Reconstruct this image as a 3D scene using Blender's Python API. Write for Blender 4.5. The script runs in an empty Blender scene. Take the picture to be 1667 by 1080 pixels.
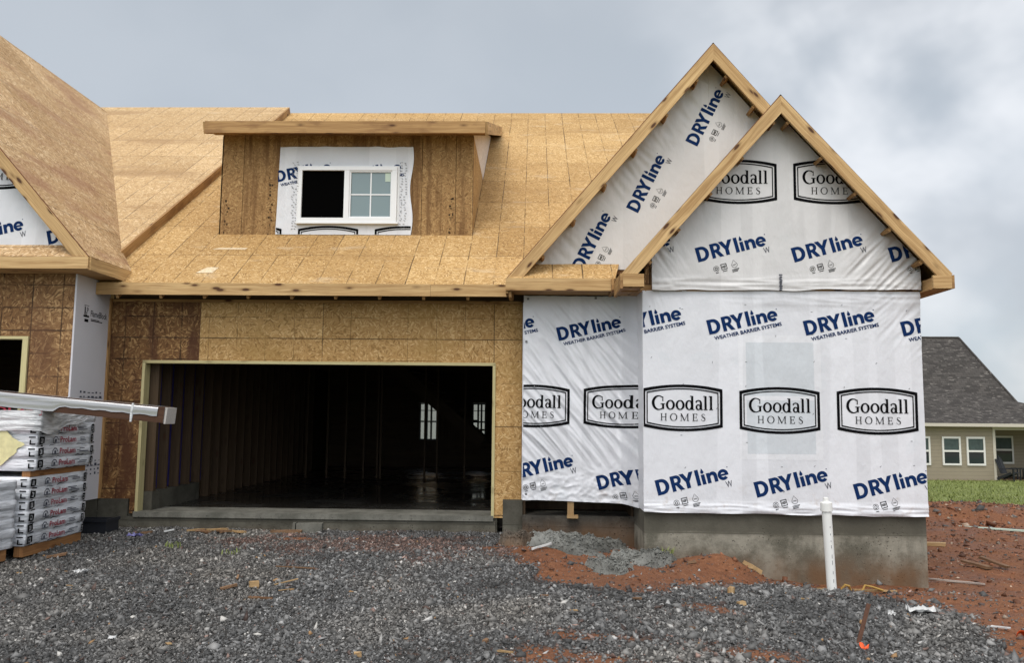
import bpy, bmesh, math, random
import numpy as np
from mathutils import Vector, Matrix, noise
from mathutils.geometry import tessellate_polygon

random.seed(7)
rng = np.random.default_rng(11)
D = bpy.data
SC = bpy.context.scene
COL = SC.collection

# ------------------------------------------------------------------ camera
def cam_rows(p, r, y):
    cy, sy = math.cos(y), math.sin(y); cp, sp = math.cos(p), math.sin(p)
    fwd = Vector((sy*cp, cy*cp, sp)); right = Vector((cy, -sy, 0)); up = right.cross(fwd)
    c, s = math.cos(r), math.sin(r)
    return c*right + s*up, -s*right + c*up, fwd
rt, up_, fw = cam_rows(math.radians(5.9), math.radians(.55), math.radians(-1.43))
cd = D.cameras.new('camera'); cam = D.objects.new('camera', cd); COL.objects.link(cam)
m = Matrix.Identity(4)
m.col[0].xyz = rt; m.col[1].xyz = up_; m.col[2].xyz = -fw; m.col[3].xyz = (5.4225, -11.5772, 1.369)
cam.matrix_world = m
cd.sensor_width = 36; cd.lens = 1340/1667*36; cd.clip_end = 3000; cd.clip_start = .05
SC.camera = cam

# ------------------------------------------------------------------ node helper
class NT:
    def __init__(s, tree):
        s.t = tree; s.n = tree.nodes; s.l = tree.links
    def new(s, typ, **kw):
        n = s.n.new(typ)
        for k, v in kw.items(): setattr(n, k, v)
        return n
    def put(s, sock, v):
        if v is None: return
        if isinstance(v, bpy.types.NodeSocket): s.l.new(v, sock)
        else:
            if sock.type == 'RGBA' and not isinstance(v, (int, float)) and len(v) == 3: v = (*v, 1)
            sock.default_value = v
    def math(s, op, a, b=None, c=None, clamp=False):
        n = s.new('ShaderNodeMath', operation=op, use_clamp=clamp)
        s.put(n.inputs[0], a); s.put(n.inputs[1], b); s.put(n.inputs[2], c)
        return n.outputs[0]
    def vmath(s, op, a, b=None):
        n = s.new('ShaderNodeVectorMath', operation=op)
        s.put(n.inputs[0], a); s.put(n.inputs[1], b)
        return n.outputs[0]
    def mix(s, f, a, b, blend='MIX'):
        n = s.new('ShaderNodeMix', data_type='RGBA', blend_type=blend)
        s.put(n.inputs[0], f); s.put(n.inputs[6], a); s.put(n.inputs[7], b)
        return n.outputs[2]
    def noise(s, vec, scale=5., detail=3., rough=.55, dist=0., out=0):
        n = s.new('ShaderNodeTexNoise')
        s.put(n.inputs['Vector'], vec); n.inputs['Scale'].default_value = scale
        n.inputs['Detail'].default_value = detail; n.inputs['Roughness'].default_value = rough
        n.inputs['Distortion'].default_value = dist
        return n.outputs[out]
    def voro(s, vec, scale=5., feature='F1', out='Color', rnd=1.):
        n = s.new('ShaderNodeTexVoronoi', feature=feature)
        s.put(n.inputs['Vector'], vec); n.inputs['Scale'].default_value = scale
        n.inputs['Randomness'].default_value = rnd
        return n.outputs[out]
    def mapping(s, vec, loc=(0,0,0), rot=(0,0,0), scale=(1,1,1)):
        n = s.new('ShaderNodeMapping')
        s.put(n.inputs[0], vec); n.inputs[1].default_value = loc
        n.inputs[2].default_value = rot; n.inputs[3].default_value = scale
        return n.outputs[0]
    def ramp(s, fac, stops, interp='LINEAR'):
        n = s.new('ShaderNodeValToRGB'); cr = n.color_ramp; cr.interpolation = interp
        while len(cr.elements) < len(stops): cr.elements.new(.5)
        for e, (p, c) in zip(cr.elements, stops):
            e.position = p; e.color = (c, c, c, 1) if isinstance(c, (int, float)) else (*c, 1)
        s.put(n.inputs[0], fac)
        return n.outputs[0]
    def sep(s, v):
        n = s.new('ShaderNodeSeparateXYZ'); s.put(n.inputs[0], v); return n.outputs
    def comb(s, x, y, z=0.):
        n = s.new('ShaderNodeCombineXYZ'); s.put(n.inputs[0], x); s.put(n.inputs[1], y); s.put(n.inputs[2], z)
        return n.outputs[0]
    def rng(s, v, a, b, c=0., d=1.):
        n = s.new('ShaderNodeMapRange', interpolation_type='SMOOTHSTEP')
        s.put(n.inputs[0], v); n.inputs[1].default_value = a; n.inputs[2].default_value = b
        n.inputs[3].default_value = c; n.inputs[4].default_value = d
        return n.outputs[0]
    def bump(s, h, strength=.3, dist=.01):
        n = s.new('ShaderNodeBump'); s.put(n.inputs['Height'], h)
        n.inputs['Strength'].default_value = strength; n.inputs['Distance'].default_value = dist
        return n.outputs[0]
    def uv(s): return s.new('ShaderNodeTexCoord').outputs['UV']
    def obj(s): return s.new('ShaderNodeTexCoord').outputs['Object']
    def pos(s): return s.new('ShaderNodeNewGeometry').outputs['Position']
    def rand(s): return s.new('ShaderNodeObjectInfo').outputs['Random']

def material(name, rough=.7, spec=.3, metal=0.):
    mt = D.materials.new(name); mt.use_nodes = True
    nt = NT(mt.node_tree)
    b = nt.n['Principled BSDF']
    b.inputs['Roughness'].default_value = rough; b.inputs['Metallic'].default_value = metal
    b.inputs['Specular IOR Level'].default_value = spec
    return mt, nt, b

# ------------------------------------------------------------------ sky and sun
SUN_ELEV, SUN_AZ = math.radians(58), math.radians(200)     # azimuth clockwise from +Y: behind the camera
W = D.worlds.new('World'); SC.world = W; W.use_nodes = True
nt = NT(W.node_tree)
for n in list(nt.n): nt.n.remove(n)
wo = nt.new('ShaderNodeOutputWorld')
sky = nt.new('ShaderNodeTexSky', sky_type='NISHITA'); sky.sun_disc = False
sky.air_density = .6; sky.dust_density = 7.; sky.ozone_density = .6
sky.sun_elevation = SUN_ELEV; sky.sun_rotation = SUN_AZ
bg1 = nt.new('ShaderNodeBackground'); nt.l.new(sky.outputs[0], bg1.inputs[0]); bg1.inputs[1].default_value = .05
d = nt.new('ShaderNodeTexCoord').outputs['Generated']
dx, dy, dz = nt.sep(d)
c1 = nt.noise(nt.mapping(d, loc=(3.1, 0.4, 0), rot=(0, .5, 0), scale=(1.1, 1., 1.3)), 4.8, 4., .48, .15)
c2 = nt.noise(nt.mapping(d, loc=(1.7, 5.2, 3), rot=(0, .4, 0), scale=(1.1, 1., 1.5)), 4.2, 4., .5, .15)
base = nt.ramp(nt.rng(dz, -.02, .6), [(0., (.63, .71, .765)), (.22, (.575, .64, .69)), (.55, (.53, .58, .62)), (1., (.50, .545, .58))])
side = nt.rng(dx, .06, .36)                                 # thicker, brighter cloud lies to the right
cl = nt.math('MULTIPLY', nt.rng(c1, .34, .66), nt.math('MULTIPLY_ADD', side, .95, .10))
colr = nt.mix(cl, base, (.93, .95, .965))
dk = nt.math('MULTIPLY', nt.rng(c2, .40, .70), nt.math('MULTIPLY_ADD', side, .72, .12))
colr = nt.mix(dk, colr, (.545, .58, .61))
# brighter overcast overhead and in the half of the sky behind the viewer
bright = nt.math('ADD', nt.math('ADD', 1., nt.rng(dz, .5, 1., 0., .9)), nt.math('MULTIPLY', nt.rng(dy, .1, -.7, 0., 1.), nt.rng(dz, -.02, .35, .25, 1.1)))
bg2 = nt.new('ShaderNodeBackground'); nt.l.new(colr, bg2.inputs[0]); nt.l.new(nt.math('MULTIPLY', bright, .86), bg2.inputs[1])
ad = nt.new('ShaderNodeAddShader'); nt.l.new(bg1.outputs[0], ad.inputs[0]); nt.l.new(bg2.outputs[0], ad.inputs[1])
nt.l.new(ad.outputs[0], wo.inputs[0])

sl = D.lights.new('sun', 'SUN'); sl.energy = 1.1; sl.angle = math.radians(28); sl.color = (1., .96, .90)
so = D.objects.new('sun', sl); COL.objects.link(so)
sd = Vector((math.sin(SUN_AZ)*math.cos(SUN_ELEV), math.cos(SUN_AZ)*math.cos(SUN_ELEV), math.sin(SUN_ELEV)))
so.rotation_euler = sd.to_track_quat('Z', 'Y').to_euler(); so.location = (0, -20, 30)

SC.view_settings.view_transform = 'Standard'; SC.view_settings.look = 'None'
SC.view_settings.exposure = 0.; SC.view_settings.gamma = 1.
SC.cycles.max_bounces = 6; SC.cycles.diffuse_bounces = 3; SC.cycles.use_denoising = True

# ------------------------------------------------------------------ object helpers
class MB:
    """collects faces; build() links them as ONE mesh object"""
    def __init__(s): s.v = []; s.f = []; s.m = []; s.uv = []; s.sm = []
    def face(s, pts, m=0, uv=None, smooth=False):
        i = len(s.v); s.v += [tuple(p) for p in pts]; s.f.append(tuple(range(i, i+len(pts))))
        s.m.append(m); s.sm.append(smooth)
        s.uv.append([tuple(u) for u in uv] if uv else [(0., 0.)]*len(pts))
    def obox(s, c, ex, ey, ez, m=0, mend=None, uo=None):
        """oriented box: centre c, full edge vectors; ex is the grain direction"""
        c, ex, ey, ez = Vector(c), Vector(ex), Vector(ey), Vector(ez)
        if ex.cross(ey).dot(ez) < 0: ez = -ez
        L, Wd, H = ex.length, ey.length, ez.length
        if uo is None: uo = (random.random()*9, random.random()*9)
        a, b, g = ex/2, ey/2, ez/2
        def q(p, e1, e2, l1, l2, m, swap=False, dv=0.):
            pts = [p-e1-e2, p+e1-e2, p+e1+e2, p-e1+e2]
            uvs = [(-l1/2, -l2/2), (l1/2, -l2/2), (l1/2, l2/2), (-l1/2, l2/2)]
            if swap: uvs = [(y*.3, x) for x, y in uvs]
            s.face(pts, m, [(x+uo[0], y+uo[1]+dv) for x, y in uvs])
        q(c+g, a, b, L, Wd, m); q(c-g, a, -b, L, Wd, m, dv=.3)
        q(c-b, a, g, L, H, m, dv=.6); q(c+b, a, -g, L, H, m, dv=.9)
        me = m if mend is None else mend
        q(c+a, b, g, Wd, H, me, True); q(c-a, -b, g, Wd, H, me, True)
        return s
    def box(s, x0, x1, y0, y1, z0, z1, m=0, mend=None, uo=None):
        dims = [(x1-x0, Vector((1,0,0))), (y1-y0, Vector((0,1,0))), (z1-z0, Vector((0,0,1)))]
        dims.sort(key=lambda t: -t[0])
        return s.obox(((x0+x1)/2, (y0+y1)/2, (z0+z1)/2), dims[0][1]*dims[0][0], dims[1][1]*dims[1][0], dims[2][1]*dims[2][0], m, mend, uo)
    def prism(s, poly, vec, ua, va, m=0, mside=None, holes=()):
        """flat polygon extruded along vec; uv in metres along ua, va"""
        poly = [Vector(p) for p in poly]; vec = Vector(vec); ua, va = Vector(ua), Vector(va)
        U = lambda p: (p.dot(ua), p.dot(va))
        rings = [poly] + [[Vector(p) for p in h] for h in holes]
        allp = [p for r in rings for p in r]
        nrm = Vector((0,0,0))
        for i in range(len(poly)): nrm += (poly[i]-poly[0]).cross(poly[(i+1) % len(poly)]-poly[0])
        flip = nrm.dot(vec) > 0
        ms = m if mside is None else mside
        if holes: tris = tessellate_polygon(rings)
        else: tris = [tuple(range(len(poly)))] if len(poly) <= 4 else tessellate_polygon(rings)
        for t in tris:
            pts = [allp[i] for i in t]
            n2 = (pts[1]-pts[0]).cross(pts[2]-pts[0])
            if n2.dot(vec) > 0: pts.reverse()
            s.face(pts, m, [U(p) for p in pts])
            b = [p+vec for p in reversed(pts)]
            s.face(b, m, [U(p) for p in b])
        for r in rings:
            for i in range(len(r)):
                p, q = r[i], r[(i+1) % len(r)]
                pts = [p, q, q+vec, p+vec]
                if flip: pts.reverse()
                l = (q-p).length; w = vec.length
                s.face(pts, ms, [(0, 0), (l, 0), (l, w), (0, w)] if not flip else [(0, w), (l, w), (l, 0), (0, 0)])
        return s
    def tube(s, pts, rad, seg=10, m=0, cap=True, smooth=True):
        pts = [Vector(p) for p in pts]; rads = rad if isinstance(rad, (list, tuple)) else [rad]*len(pts)
        rings = []
        for i, p in enumerate(pts):
            t = (pts[min(i+1, len(pts)-1)]-pts[max(i-1, 0)]).normalized()
            a = Vector((0,0,1)) if abs(t.z) < .9 else Vector((1,0,0))
            u = t.cross(a).normalized(); w = u.cross(t).normalized()
            rings.append([p+rads[i]*(math.cos(k*2*math.pi/seg)*u+math.sin(k*2*math.pi/seg)*w) for k in range(seg)])
        acc = 0
        for i in range(len(rings)-1):
            l = (pts[i+1]-pts[i]).length
            for k in range(seg):
                k2 = (k+1) % seg
                s.face([rings[i][k2], rings[i][k], rings[i+1][k], rings[i+1][k2]], m,
                       [(acc, (k+1)/seg*.3), (acc, k/seg*.3), (acc+l, k/seg*.3), (acc+l, (k+1)/seg*.3)], smooth)
            acc += l
        if cap:
            s.face(rings[0], m); s.face(list(reversed(rings[-1])), m)
        return s
    def grid(s, pts, nu, nv, m=0, uvf=None, smooth=True):
        """pts[j*nu+i]; shared vertices"""
        i0 = len(s.v); s.v += [tuple(p) for p in pts]
        for j in range(nv-1):
            for i in range(nu-1):
                q = (j*nu+i, j*nu+i+1, (j+1)*nu+i+1, (j+1)*nu+i)
                s.f.append(tuple(i0+k for k in q)); s.m.append(m); s.sm.append(smooth)
                s.uv.append([uvf(pts[k]) if uvf else (0, 0) for k in q])
        return s
    def build(s, name, mats, parent=None):
        me = D.meshes.new(name); me.from_pydata(s.v, [], s.f)
        for mt in (mats if isinstance(mats, (list, tuple)) else [mats]): me.materials.append(mt)
        me.polygons.foreach_set('material_index', s.m); me.polygons.foreach_set('use_smooth', s.sm)
        ul = me.uv_layers.new(name='UVMap')
        ul.data.foreach_set('uv', np.array([c for f in s.uv for u in f for c in u], dtype=np.float32))
        me.update()
        o = D.objects.new(name, me); COL.objects.link(o)
        if parent: o.parent = parent
        return o

def tag(o, label=None, cat=None, group=None, kind=None):
    if label: o['label'] = label
    if cat: o['category'] = cat
    if group: o['group'] = group
    if kind: o['kind'] = kind
    return o
def thing(name, label, cat, loc=(0, 0, 0), group=None):
    o = D.objects.new(name, None); o.empty_display_size = .2; COL.objects.link(o); o.location = loc
    return tag(o, label, cat, group)
def attach(o, parent):
    """parent a world-space mesh under an Empty that stands elsewhere"""
    o.parent = parent; o.matrix_parent_inverse = Matrix.Translation(parent.location).inverted()
    return o

def smooth(t): t = max(0., min(1., t)); return t*t*(3-2*t)
def fbm(x, y, z=0., o=4): return noise.fractal(Vector((x, y, z)), 1., 2., o)

# ------------------------------------------------------------------ materials
def osb(name, c_lo, c_mid, c_hi, seams=None, grid=None, stain=None, rough=.8, wear=0., speck=.35, line=(.07, .045, .025), gridw=.005, fs=1.5, bmp=.045, lstr=.72):
    """oriented strand board; UV in metres. seams=(w,h,stagger) sheet joints, grid=(du,dv) printed nail lines"""
    mt, n, b = material(name, rough, .2)
    uv = n.uv()
    wob = n.vmath('ADD', uv, n.vmath('MULTIPLY', n.noise(uv, 12., 2., out=1), (.016, .016, 0)))
    lay = []
    for k in range(3):
        pc = n.sep(n.voro(n.mapping(wob, loc=(k*3.7, k*1.9, 0)), 8.5*fs+k*2.))
        vr = n.new('ShaderNodeVectorRotate', rotation_type='Z_AXIS')
        n.put(vr.inputs['Vector'], n.mapping(wob, loc=(k*1.3, k*5.1, 0))); n.put(vr.inputs['Angle'], n.math('MULTIPLY', pc[0], 9.4))
        lay.append((n.sep(n.voro(n.mapping(vr.outputs[0], scale=((6, 8, 7)[k]*fs, (34, 40, 46)[k]*fs, 1)), 1.)), pc[1]))
    f1 = n.mix(n.math('GREATER_THAN', lay[1][1], .5), lay[0][0][0], lay[1][0][0])
    f2 = n.mix(n.math('GREATER_THAN', lay[2][1], .62), f1, lay[2][0][0])
    fine = n.noise(n.mapping(uv, rot=(0, 0, .3), scale=(26, 95, 1)), 1., 3., .7)
    f = n.math('ADD', n.math('MULTIPLY', f2, .68), n.math('MULTIPLY', fine, .42))
    big = n.noise(uv, .55, 3.)
    f = n.math('ADD', f, n.math('MULTIPLY_ADD', big, .36, -.20))
    col = n.ramp(f, [(.05, c_lo), (.42, c_mid), (.62, c_mid), (.95, c_hi)])
    dots = n.math('LESS_THAN', n.voro(uv, 60., out='Distance'), .16)
    col = n.mix(n.math('MULTIPLY', dots, speck), col, c_lo)
    u, v, _ = n.sep(uv)
    if seams:
        sw, sh, st = seams
        row = n.math('FLOOR', n.math('DIVIDE', v, sh))
        us = n.math('ADD', u, n.math('MULTIPLY', row, st))
        pid = n.comb(row, n.math('FLOOR', n.math('DIVIDE', us, sw)))
        wn = n.new('ShaderNodeTexWhiteNoise'); n.put(wn.inputs['Vector'], pid)
        col = n.mix(n.math('MULTIPLY', wn.outputs['Value'], .75), col, n.mix(1., col, (.72, .68, .62), 'MULTIPLY'))
    if grid:
        du, dv = grid
        w2 = n.vmath('ADD', uv, n.vmath('MULTIPLY', n.noise(uv, 1.3, 2., out=1), (.012, .012, 0)))
        gu, gv, _ = n.sep(w2)
        lu = n.math('LESS_THAN', n.math('FRACT', n.math('DIVIDE', gu, du)), gridw*1.6/du)
        brk = n.rng(n.noise(n.mapping(uv, scale=(1.1, 1.1, 1)), 2.3, 3.), .36, .60)
        ln = n.math('MULTIPLY', lu, n.math('MULTIPLY_ADD', brk, .75, .12))
        if dv:
            lv = n.math('LESS_THAN', n.math('FRACT', n.math('DIVIDE', gv, dv)), gridw*1.6/dv)
            ln = n.math('MAXIMUM', ln, n.math('MULTIPLY', lv, n.math('MULTIPLY_ADD', brk, .75, .15)))
        col = n.mix(n.math('MULTIPLY', ln, lstr), col, line)
    if seams:
        eu = n.math('LESS_THAN', n.math('FRACT', n.math('DIVIDE', us, sw)), .009/sw)
        ev = n.math('LESS_THAN', n.math('FRACT', n.math('DIVIDE', v, sh)), .010/sh)
        brk2 = n.rng(n.noise(uv, 1.7, 2.), .35, .55, .35, .9)
        col = n.mix(n.math('MULTIPLY', n.math('MAXIMUM', eu, ev), brk2), col, (.045, .028, .018))
    if stain:
        sc, amt, lo, hi, vec = stain
        sn = n.noise(n.mapping(uv, scale=vec), 1., 4., .6)
        col = n.mix(n.math('MULTIPLY', n.rng(sn, lo, hi), amt), col, sc)
    if wear:
        sn = n.noise(n.mapping(uv, scale=(.8, 2.2, 1), loc=(4, 2, 0)), 1.2, 5., .65)
        col = n.mix(n.math('MULTIPLY', n.rng(sn, .58, .70), wear), col, (.60, .50, .36))
    n.put(b.inputs['Base Color'], col)
    n.put(b.inputs['Normal'], n.bump(f, bmp, .003))
    return mt

OSB_ROOF = osb('osb_roof', (.17, .088, .030), (.49, .305, .122), (.76, .55, .29), (2.44, 1.22, 1.22), (.4064, None), wear=.30, stain=((.31, .18, .068), .5, .52, .70, (.5, 1.3, 1)), fs=1.7, line=(.075, .045, .02), gridw=.009, lstr=.9, bmp=.09)
OSB_ROOF_OLD = osb('osb_roof_weathered', (.24, .14, .06), (.54, .365, .185), (.80, .64, .42), (2.44, 1.22, 1.22), (.4064, None), wear=.25, stain=((.32, .20, .10), .6, .50, .68, (.25, 1.1, 1)), line=(.11, .07, .04), fs=1.7, gridw=.009, lstr=.9, bmp=.09)
OSB_GABLE = osb('osb_gable_roof_weathered', (.17, .088, .038), (.50, .325, .162), (.82, .64, .42), (2.44, 1.22, 1.22), None, wear=.22, stain=((.32, .17, .095), .7, .48, .66, (.45, 1.6, 1)), line=(.14, .095, .055), fs=1.15, bmp=.12)
OSB_NEW = osb('osb_header_yellow', (.19, .10, .032), (.49, .30, .120), (.74, .53, .27), (2.44, 1.22, 0), (.4064, .305), line=(.10, .06, .02), gridw=.006, fs=1.4, lstr=.8, stain=((.33, .20, .065), .5, .5, .68, (.9, 1.4, 1)))
OSB_WET = osb('osb_wall_wet', (.055, .022, .010), (.185, .092, .036), (.50, .31, .135), (1.22, 2.44, 0), (.4064, .305), stain=((.075, .030, .015), .85, .45, .62, (3.2, .7, 1)), rough=.7, line=(.022, .011, .007), gridw=.012, lstr=.92, fs=1.2)
OSB_DARK = osb('osb_wall_brown', (.075, .034, .016), (.235, .128, .056), (.54, .35, .17), (1.22, 2.44, 0), (.4064, .305), stain=((.11, .05, .025), .65, .48, .66, (2.2, .8, 1)), rough=.75, line=(.026, .013, .008), gridw=.012, lstr=.92, fs=1.2)
OSB_DORMER = osb('osb_dormer_brown', (.12, .06, .022), (.32, .188, .078), (.50, .33, .15), None, None, stain=((.14, .07, .028), .75, .46, .64, (.45, 5.5, 1)), fs=1.6)
OSB_EDGE, n, b = material('osb_sheet_edge', .8, .2)
n.put(b.inputs['Base Color'], n.mix(n.noise(n.uv(), 30., 3.), (.10, .035, .02), (.24, .12, .06)))
OSB_BACK = osb('osb_raw_back', (.50, .42, .37), (.72, .65, .59), (.84, .79, .74), None, None, speck=.15, stain=((.12, .12, .13), .8, .60, .68, (5, 2, 1)))

def lumber(name, c_dark, c_light, knots=1., rough=.65, stain=0.):
    mt, n, b = material(name, rough, .25)
    uv = n.vmath('ADD', n.uv(), n.comb(n.math('MULTIPLY', n.rand(), 17.), n.math('MULTIPLY', n.rand(), 7.)))
    w = n.vmath('ADD', uv, n.vmath('MULTIPLY', n.noise(n.mapping(uv, scale=(1.4, 5, 1)), 1.2, 2., out=1), (0, .07, 0)))
    grain = n.noise(n.mapping(w, scale=(1.6, 75, 1)), 1., 3., .6)
    broad = n.noise(n.mapping(w, scale=(.55, 14, 1)), 1., 2.)
    f = n.math('ADD', n.math('MULTIPLY', grain, .55), n.math('MULTIPLY', broad, .5))
    col = n.ramp(f, [(.30, c_dark), (.50, tuple(.55*x+.45*y for x, y in zip(c_dark, c_light))), (.68, c_light)])
    kv = n.mapping(uv, scale=(3., 8.5, 1))
    kd = n.voro(kv, 1., out='Distance')
    col = n.mix(n.math('MULTIPLY', n.rng(kd, .34, .12), .6*knots), col, tuple(x*.55 for x in c_dark))
    col = n.mix(n.math('MULTIPLY', n.rng(kd, .19, .11), .95*knots), col, (.075, .028, .012))
    if stain:
        col = n.mix(n.math('MULTIPLY', n.rng(n.noise(n.mapping(uv, scale=(2.2, 5, 1)), 1., 4.), .48, .66), stain), col, (.16, .07, .03))
    col = n.mix(n.math('MULTIPLY', n.rand(), .30), col, n.mix(1., col, (.74, .70, .66), 'MULTIPLY'))
    n.put(b.inputs['Base Color'], col); n.put(b.inputs['Normal'], n.bump(f, .2, .003))
    return mt
PINE = lumber('pine_lumber', (.31, .165, .058), (.72, .50, .245), stain=.14)
PINE_BROWN = lumber('pine_lumber_aged', (.24, .12, .042), (.52, .32, .135), stain=.45)
PINE_SHADE = lumber('pine_shade_dark', (.050, .032, .018), (.095, .062, .036), .6)  # pine colour darkened to deepen shade in the garage rooms and porch recess
JAMB = lumber('treated_jamb_board', (.42, .36, .17), (.58, .52, .29), .3)
SCRAP = lumber('scrap_wood', (.26, .15, .06), (.54, .38, .20), .4, stain=.3)
SCRAP_OLD = lumber('scrap_wood_muddy', (.11, .062, .033), (.25, .15, .085), .4, stain=.6)
DUNNAGE = lumber('bearer_wood', (.20, .09, .035), (.40, .20, .08), .5, stain=.4)

def wrap_mat(name, base, dirt=.25):
    mt, n, b = material(name, .36, .5)
    p = n.pos()
    f = n.noise(n.mapping(p, scale=(1, 1, 1)), 1.1, 4., .6)
    col = n.mix(n.rng(f, .35, .7), base, tuple(x*.92 for x in base))
    # panel joints and fixings showing faintly through the sheet
    band = n.noise(n.mapping(p, scale=(2.2, 0, .10)), 1.3, 1.)
    col = n.mix(n.math('MULTIPLY', n.rng(band, .49, .53), .75), col, tuple(min(1, x*1.06) for x in base))
    blot = n.noise(n.mapping(p, loc=(3, 0, 5), scale=(2.5, 1, 3.5)), 1., 3.)
    col = n.mix(n.math('MULTIPLY', n.rng(blot, .60, .70), dirt), col, (base[0]*.83, base[1]*.89, base[2]*.89))
    n.put(b.inputs['Base Color'], col)
    h = n.math('ADD', n.noise(n.mapping(p, scale=(1, 1, .7)), 5., 5., .6), n.math('MULTIPLY', n.math('ABSOLUTE', n.math('SUBTRACT', n.noise(n.mapping(p, rot=(0, .6, 0), scale=(2.2, 1, 1)), 2.2, 3., .5), .5)), -1.6))
    n.put(b.inputs['Normal'], n.bump(h, .34, .03))
    x, y, z = n.sep(p)
    mud = n.math('MULTIPLY', n.rng(z, .75, .20), n.rng(n.noise(p, 7., 5., .7), .52, .72))
    b.inputs['Base Color'].links and n.put(b.inputs['Base Color'], n.mix(n.math('MULTIPLY', mud, .45), col, (.42, .33, .26)))
    b.inputs['Subsurface Weight'].default_value = 0.
    return mt
WRAP = wrap_mat('house_wrap_sheet', (.70, .71, .745))
WRAP_G = wrap_mat('house_wrap_gable_sheet', (.63, .62, .615), .15)
WRAP_LT = wrap_mat('house_wrap_over_frame', (.735, .745, .775), 0.)
WRAP_DK = wrap_mat('house_wrap_over_glass', (.605, .64, .675), .2)
def flat(name, col, rough=.6, spec=.3, var=.15, scale=8., metal=0.):
    mt, n, b = material(name, rough, spec, metal)
    f = n.noise(n.pos(), scale, 4., .6)
    n.put(b.inputs['Base Color'], n.mix(f, tuple(c*(1-var) for c in col), tuple(min(1, c*(1+var)) for c in col)))
    return mt
NAVY = flat('navy_print', (.006, .026, .100), .8, .08, .1)
BLACKP = flat('black_print', (.005, .005, .006), .8, .06, .1)
RAWPATCH = osb('osb_scuffed_pale', (.42, .31, .18), (.64, .51, .34), (.78, .66, .48), None, None, fs=2.)
FADED = flat('muddy_pale_plastic', (.36, .30, .26), .6, .3, .4, 12.)
STENCIL = flat('faded_stencil_ink', (.05, .033, .02), .8, .08, .3, 30.)
GREYP = flat('grey_print', (.055, .06, .085), .8, .08, .1)
REDP = flat('red_print', (.30, .025, .045), .5, .3, .15)
BLUEP = flat('blue_print', (.04, .045, .28), .5, .3, .15)
YELLOWP = flat('yellow_spray_paint', (.66, .62, .34), .6, .2, .3, 14.)
STAPLE = flat('staple_steel', (.16, .16, .17), .4, .5, .1)
WHITE_VINYL = flat('white_vinyl', (.80, .81, .82), .35, .45, .03)
PVC = flat('white_pvc', (.78, .78, .75), .35, .45, .06)
BLACKV = flat('void_shade_black', (.002, .002, .002), 1., 0., .1)
FLAME = flat('pale_fire_board', (.56, .55, .575), .75, .2, .05, 3.)
STICKER = flat('pale_green_sticker', (.50, .60, .50), .5, .3, .06)
MEMBRANE = flat('blue_membrane', (.02, .018, .13), .5, .3, .2)
BLACKPL = flat('black_plastic', (.018, .020, .026), .4, .5, .2)
RUST = flat('rusty_steel', (.095, .045, .028), .8, .3, .5, 40.)
ORANGE = flat('orange_flag_vinyl', (.85, .12, .03), .5, .3, .1)
YSTRAP = flat('yellow_brown_strap', (.42, .26, .07), .6, .3, .2)
PURPLE = flat('violet_scrap_film', (.16, .155, .36), .4, .4, .3)
WHITEPL = flat('white_scrap_plastic', (.56, .56, .55), .4, .4, .08)
GREENST = flat('pale_green_strip', (.42, .50, .42), .5, .3, .2)
GLASS, n, b = material('window_glass', .04, .6)
n.put(b.inputs['Base Color'], (.16, .225, .235)); b.inputs['Coat Weight'].default_value = .6
GLASSD, n, b = material('dark_window_glass', .05, .5)
n.put(b.inputs['Base Color'], (.028, .038, .04))

def concrete(name, c, dark, rough_amt=.5, top=None):
    mt, n, b = material(name, .85, .2)
    p = n.pos()
    f = n.noise(p, 2.2, 6., .62); g = n.noise(p, 26., 4., .7); s = n.noise(n.mapping(p, scale=(2.4, 2.4, .45)), 1.4, 4., .6)
    col = n.mix(n.rng(f, .36, .62), dark, c)
    col = n.mix(n.math('MULTIPLY', n.rng(g, .5, .75), .5), col, tuple(x*.6 for x in dark))
    col = n.mix(n.math('MULTIPLY', n.rng(s, .5, .66), .55), col, dark)
    pit = n.voro(n.vmath('ADD', p, n.vmath('MULTIPLY', n.noise(p, 8., 2., out=1), (.06, .06, .06))), 26., out='Distance')
    pits = n.math('MULTIPLY', n.rng(pit, .24, .10), n.rng(n.noise(p, 3., 2.), .48, .60))
    col = n.mix(n.math('MULTIPLY', pits, .8), col, tuple(x*.35 for x in dark))
    col = n.mix(n.math('MULTIPLY', n.math('LESS_THAN', n.voro(p, 70., out='Distance'), .2), .25), col, tuple(min(1, x*1.7) for x in c))
    x, y, z = n.sep(p)
    if top:                       # form line and the darker band above it, red mud splashed up the base
        zl, band, mud = top
        wz = n.math('ADD', z, n.math('MULTIPLY_ADD', n.noise(p, 2.5, 3.), .10, -.05))
        edge = n.math('MULTIPLY', n.math('LESS_THAN', n.math('ABSOLUTE', n.math('SUBTRACT', n.math('ADD', z, n.math('MULTIPLY', n.noise(p, 1.5, 2.), .02)), zl+.01)), .007), .8)
        col = n.mix(edge, col, dark)
        col = n.mix(n.math('MULTIPLY', n.rng(wz, zl-.04, zl+.03), band), col, tuple(t*.72 for t in dark))
        if mud is not None:
            splash = n.math('MULTIPLY', n.rng(wz, mud+.42, mud+.02), n.rng(n.noise(n.mapping(p, scale=(2, 2, 1)), 1.6, 4.), .30, .62, .35, .95))
            col = n.mix(splash, col, (.15, .085, .045))
    n.put(b.inputs['Base Color'], col)
    h = n.math('ADD', n.math('MULTIPLY', g, .5), n.math('MULTIPLY', n.math('SUBTRACT', 1., pits), 1.))
    n.put(b.inputs['Normal'], n.bump(h, rough_amt, .012))
    return mt
CONC_BAY = concrete('concrete_bay_stem', (.29, .272, .222), (.115, .108, .084), .7, (-.05, .85, -.60))
CONC_DARK = concrete('concrete_wet_stem', (.125, .118, .095), (.062, .058, .045), .5, (-.12, .4, -.55))
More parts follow.
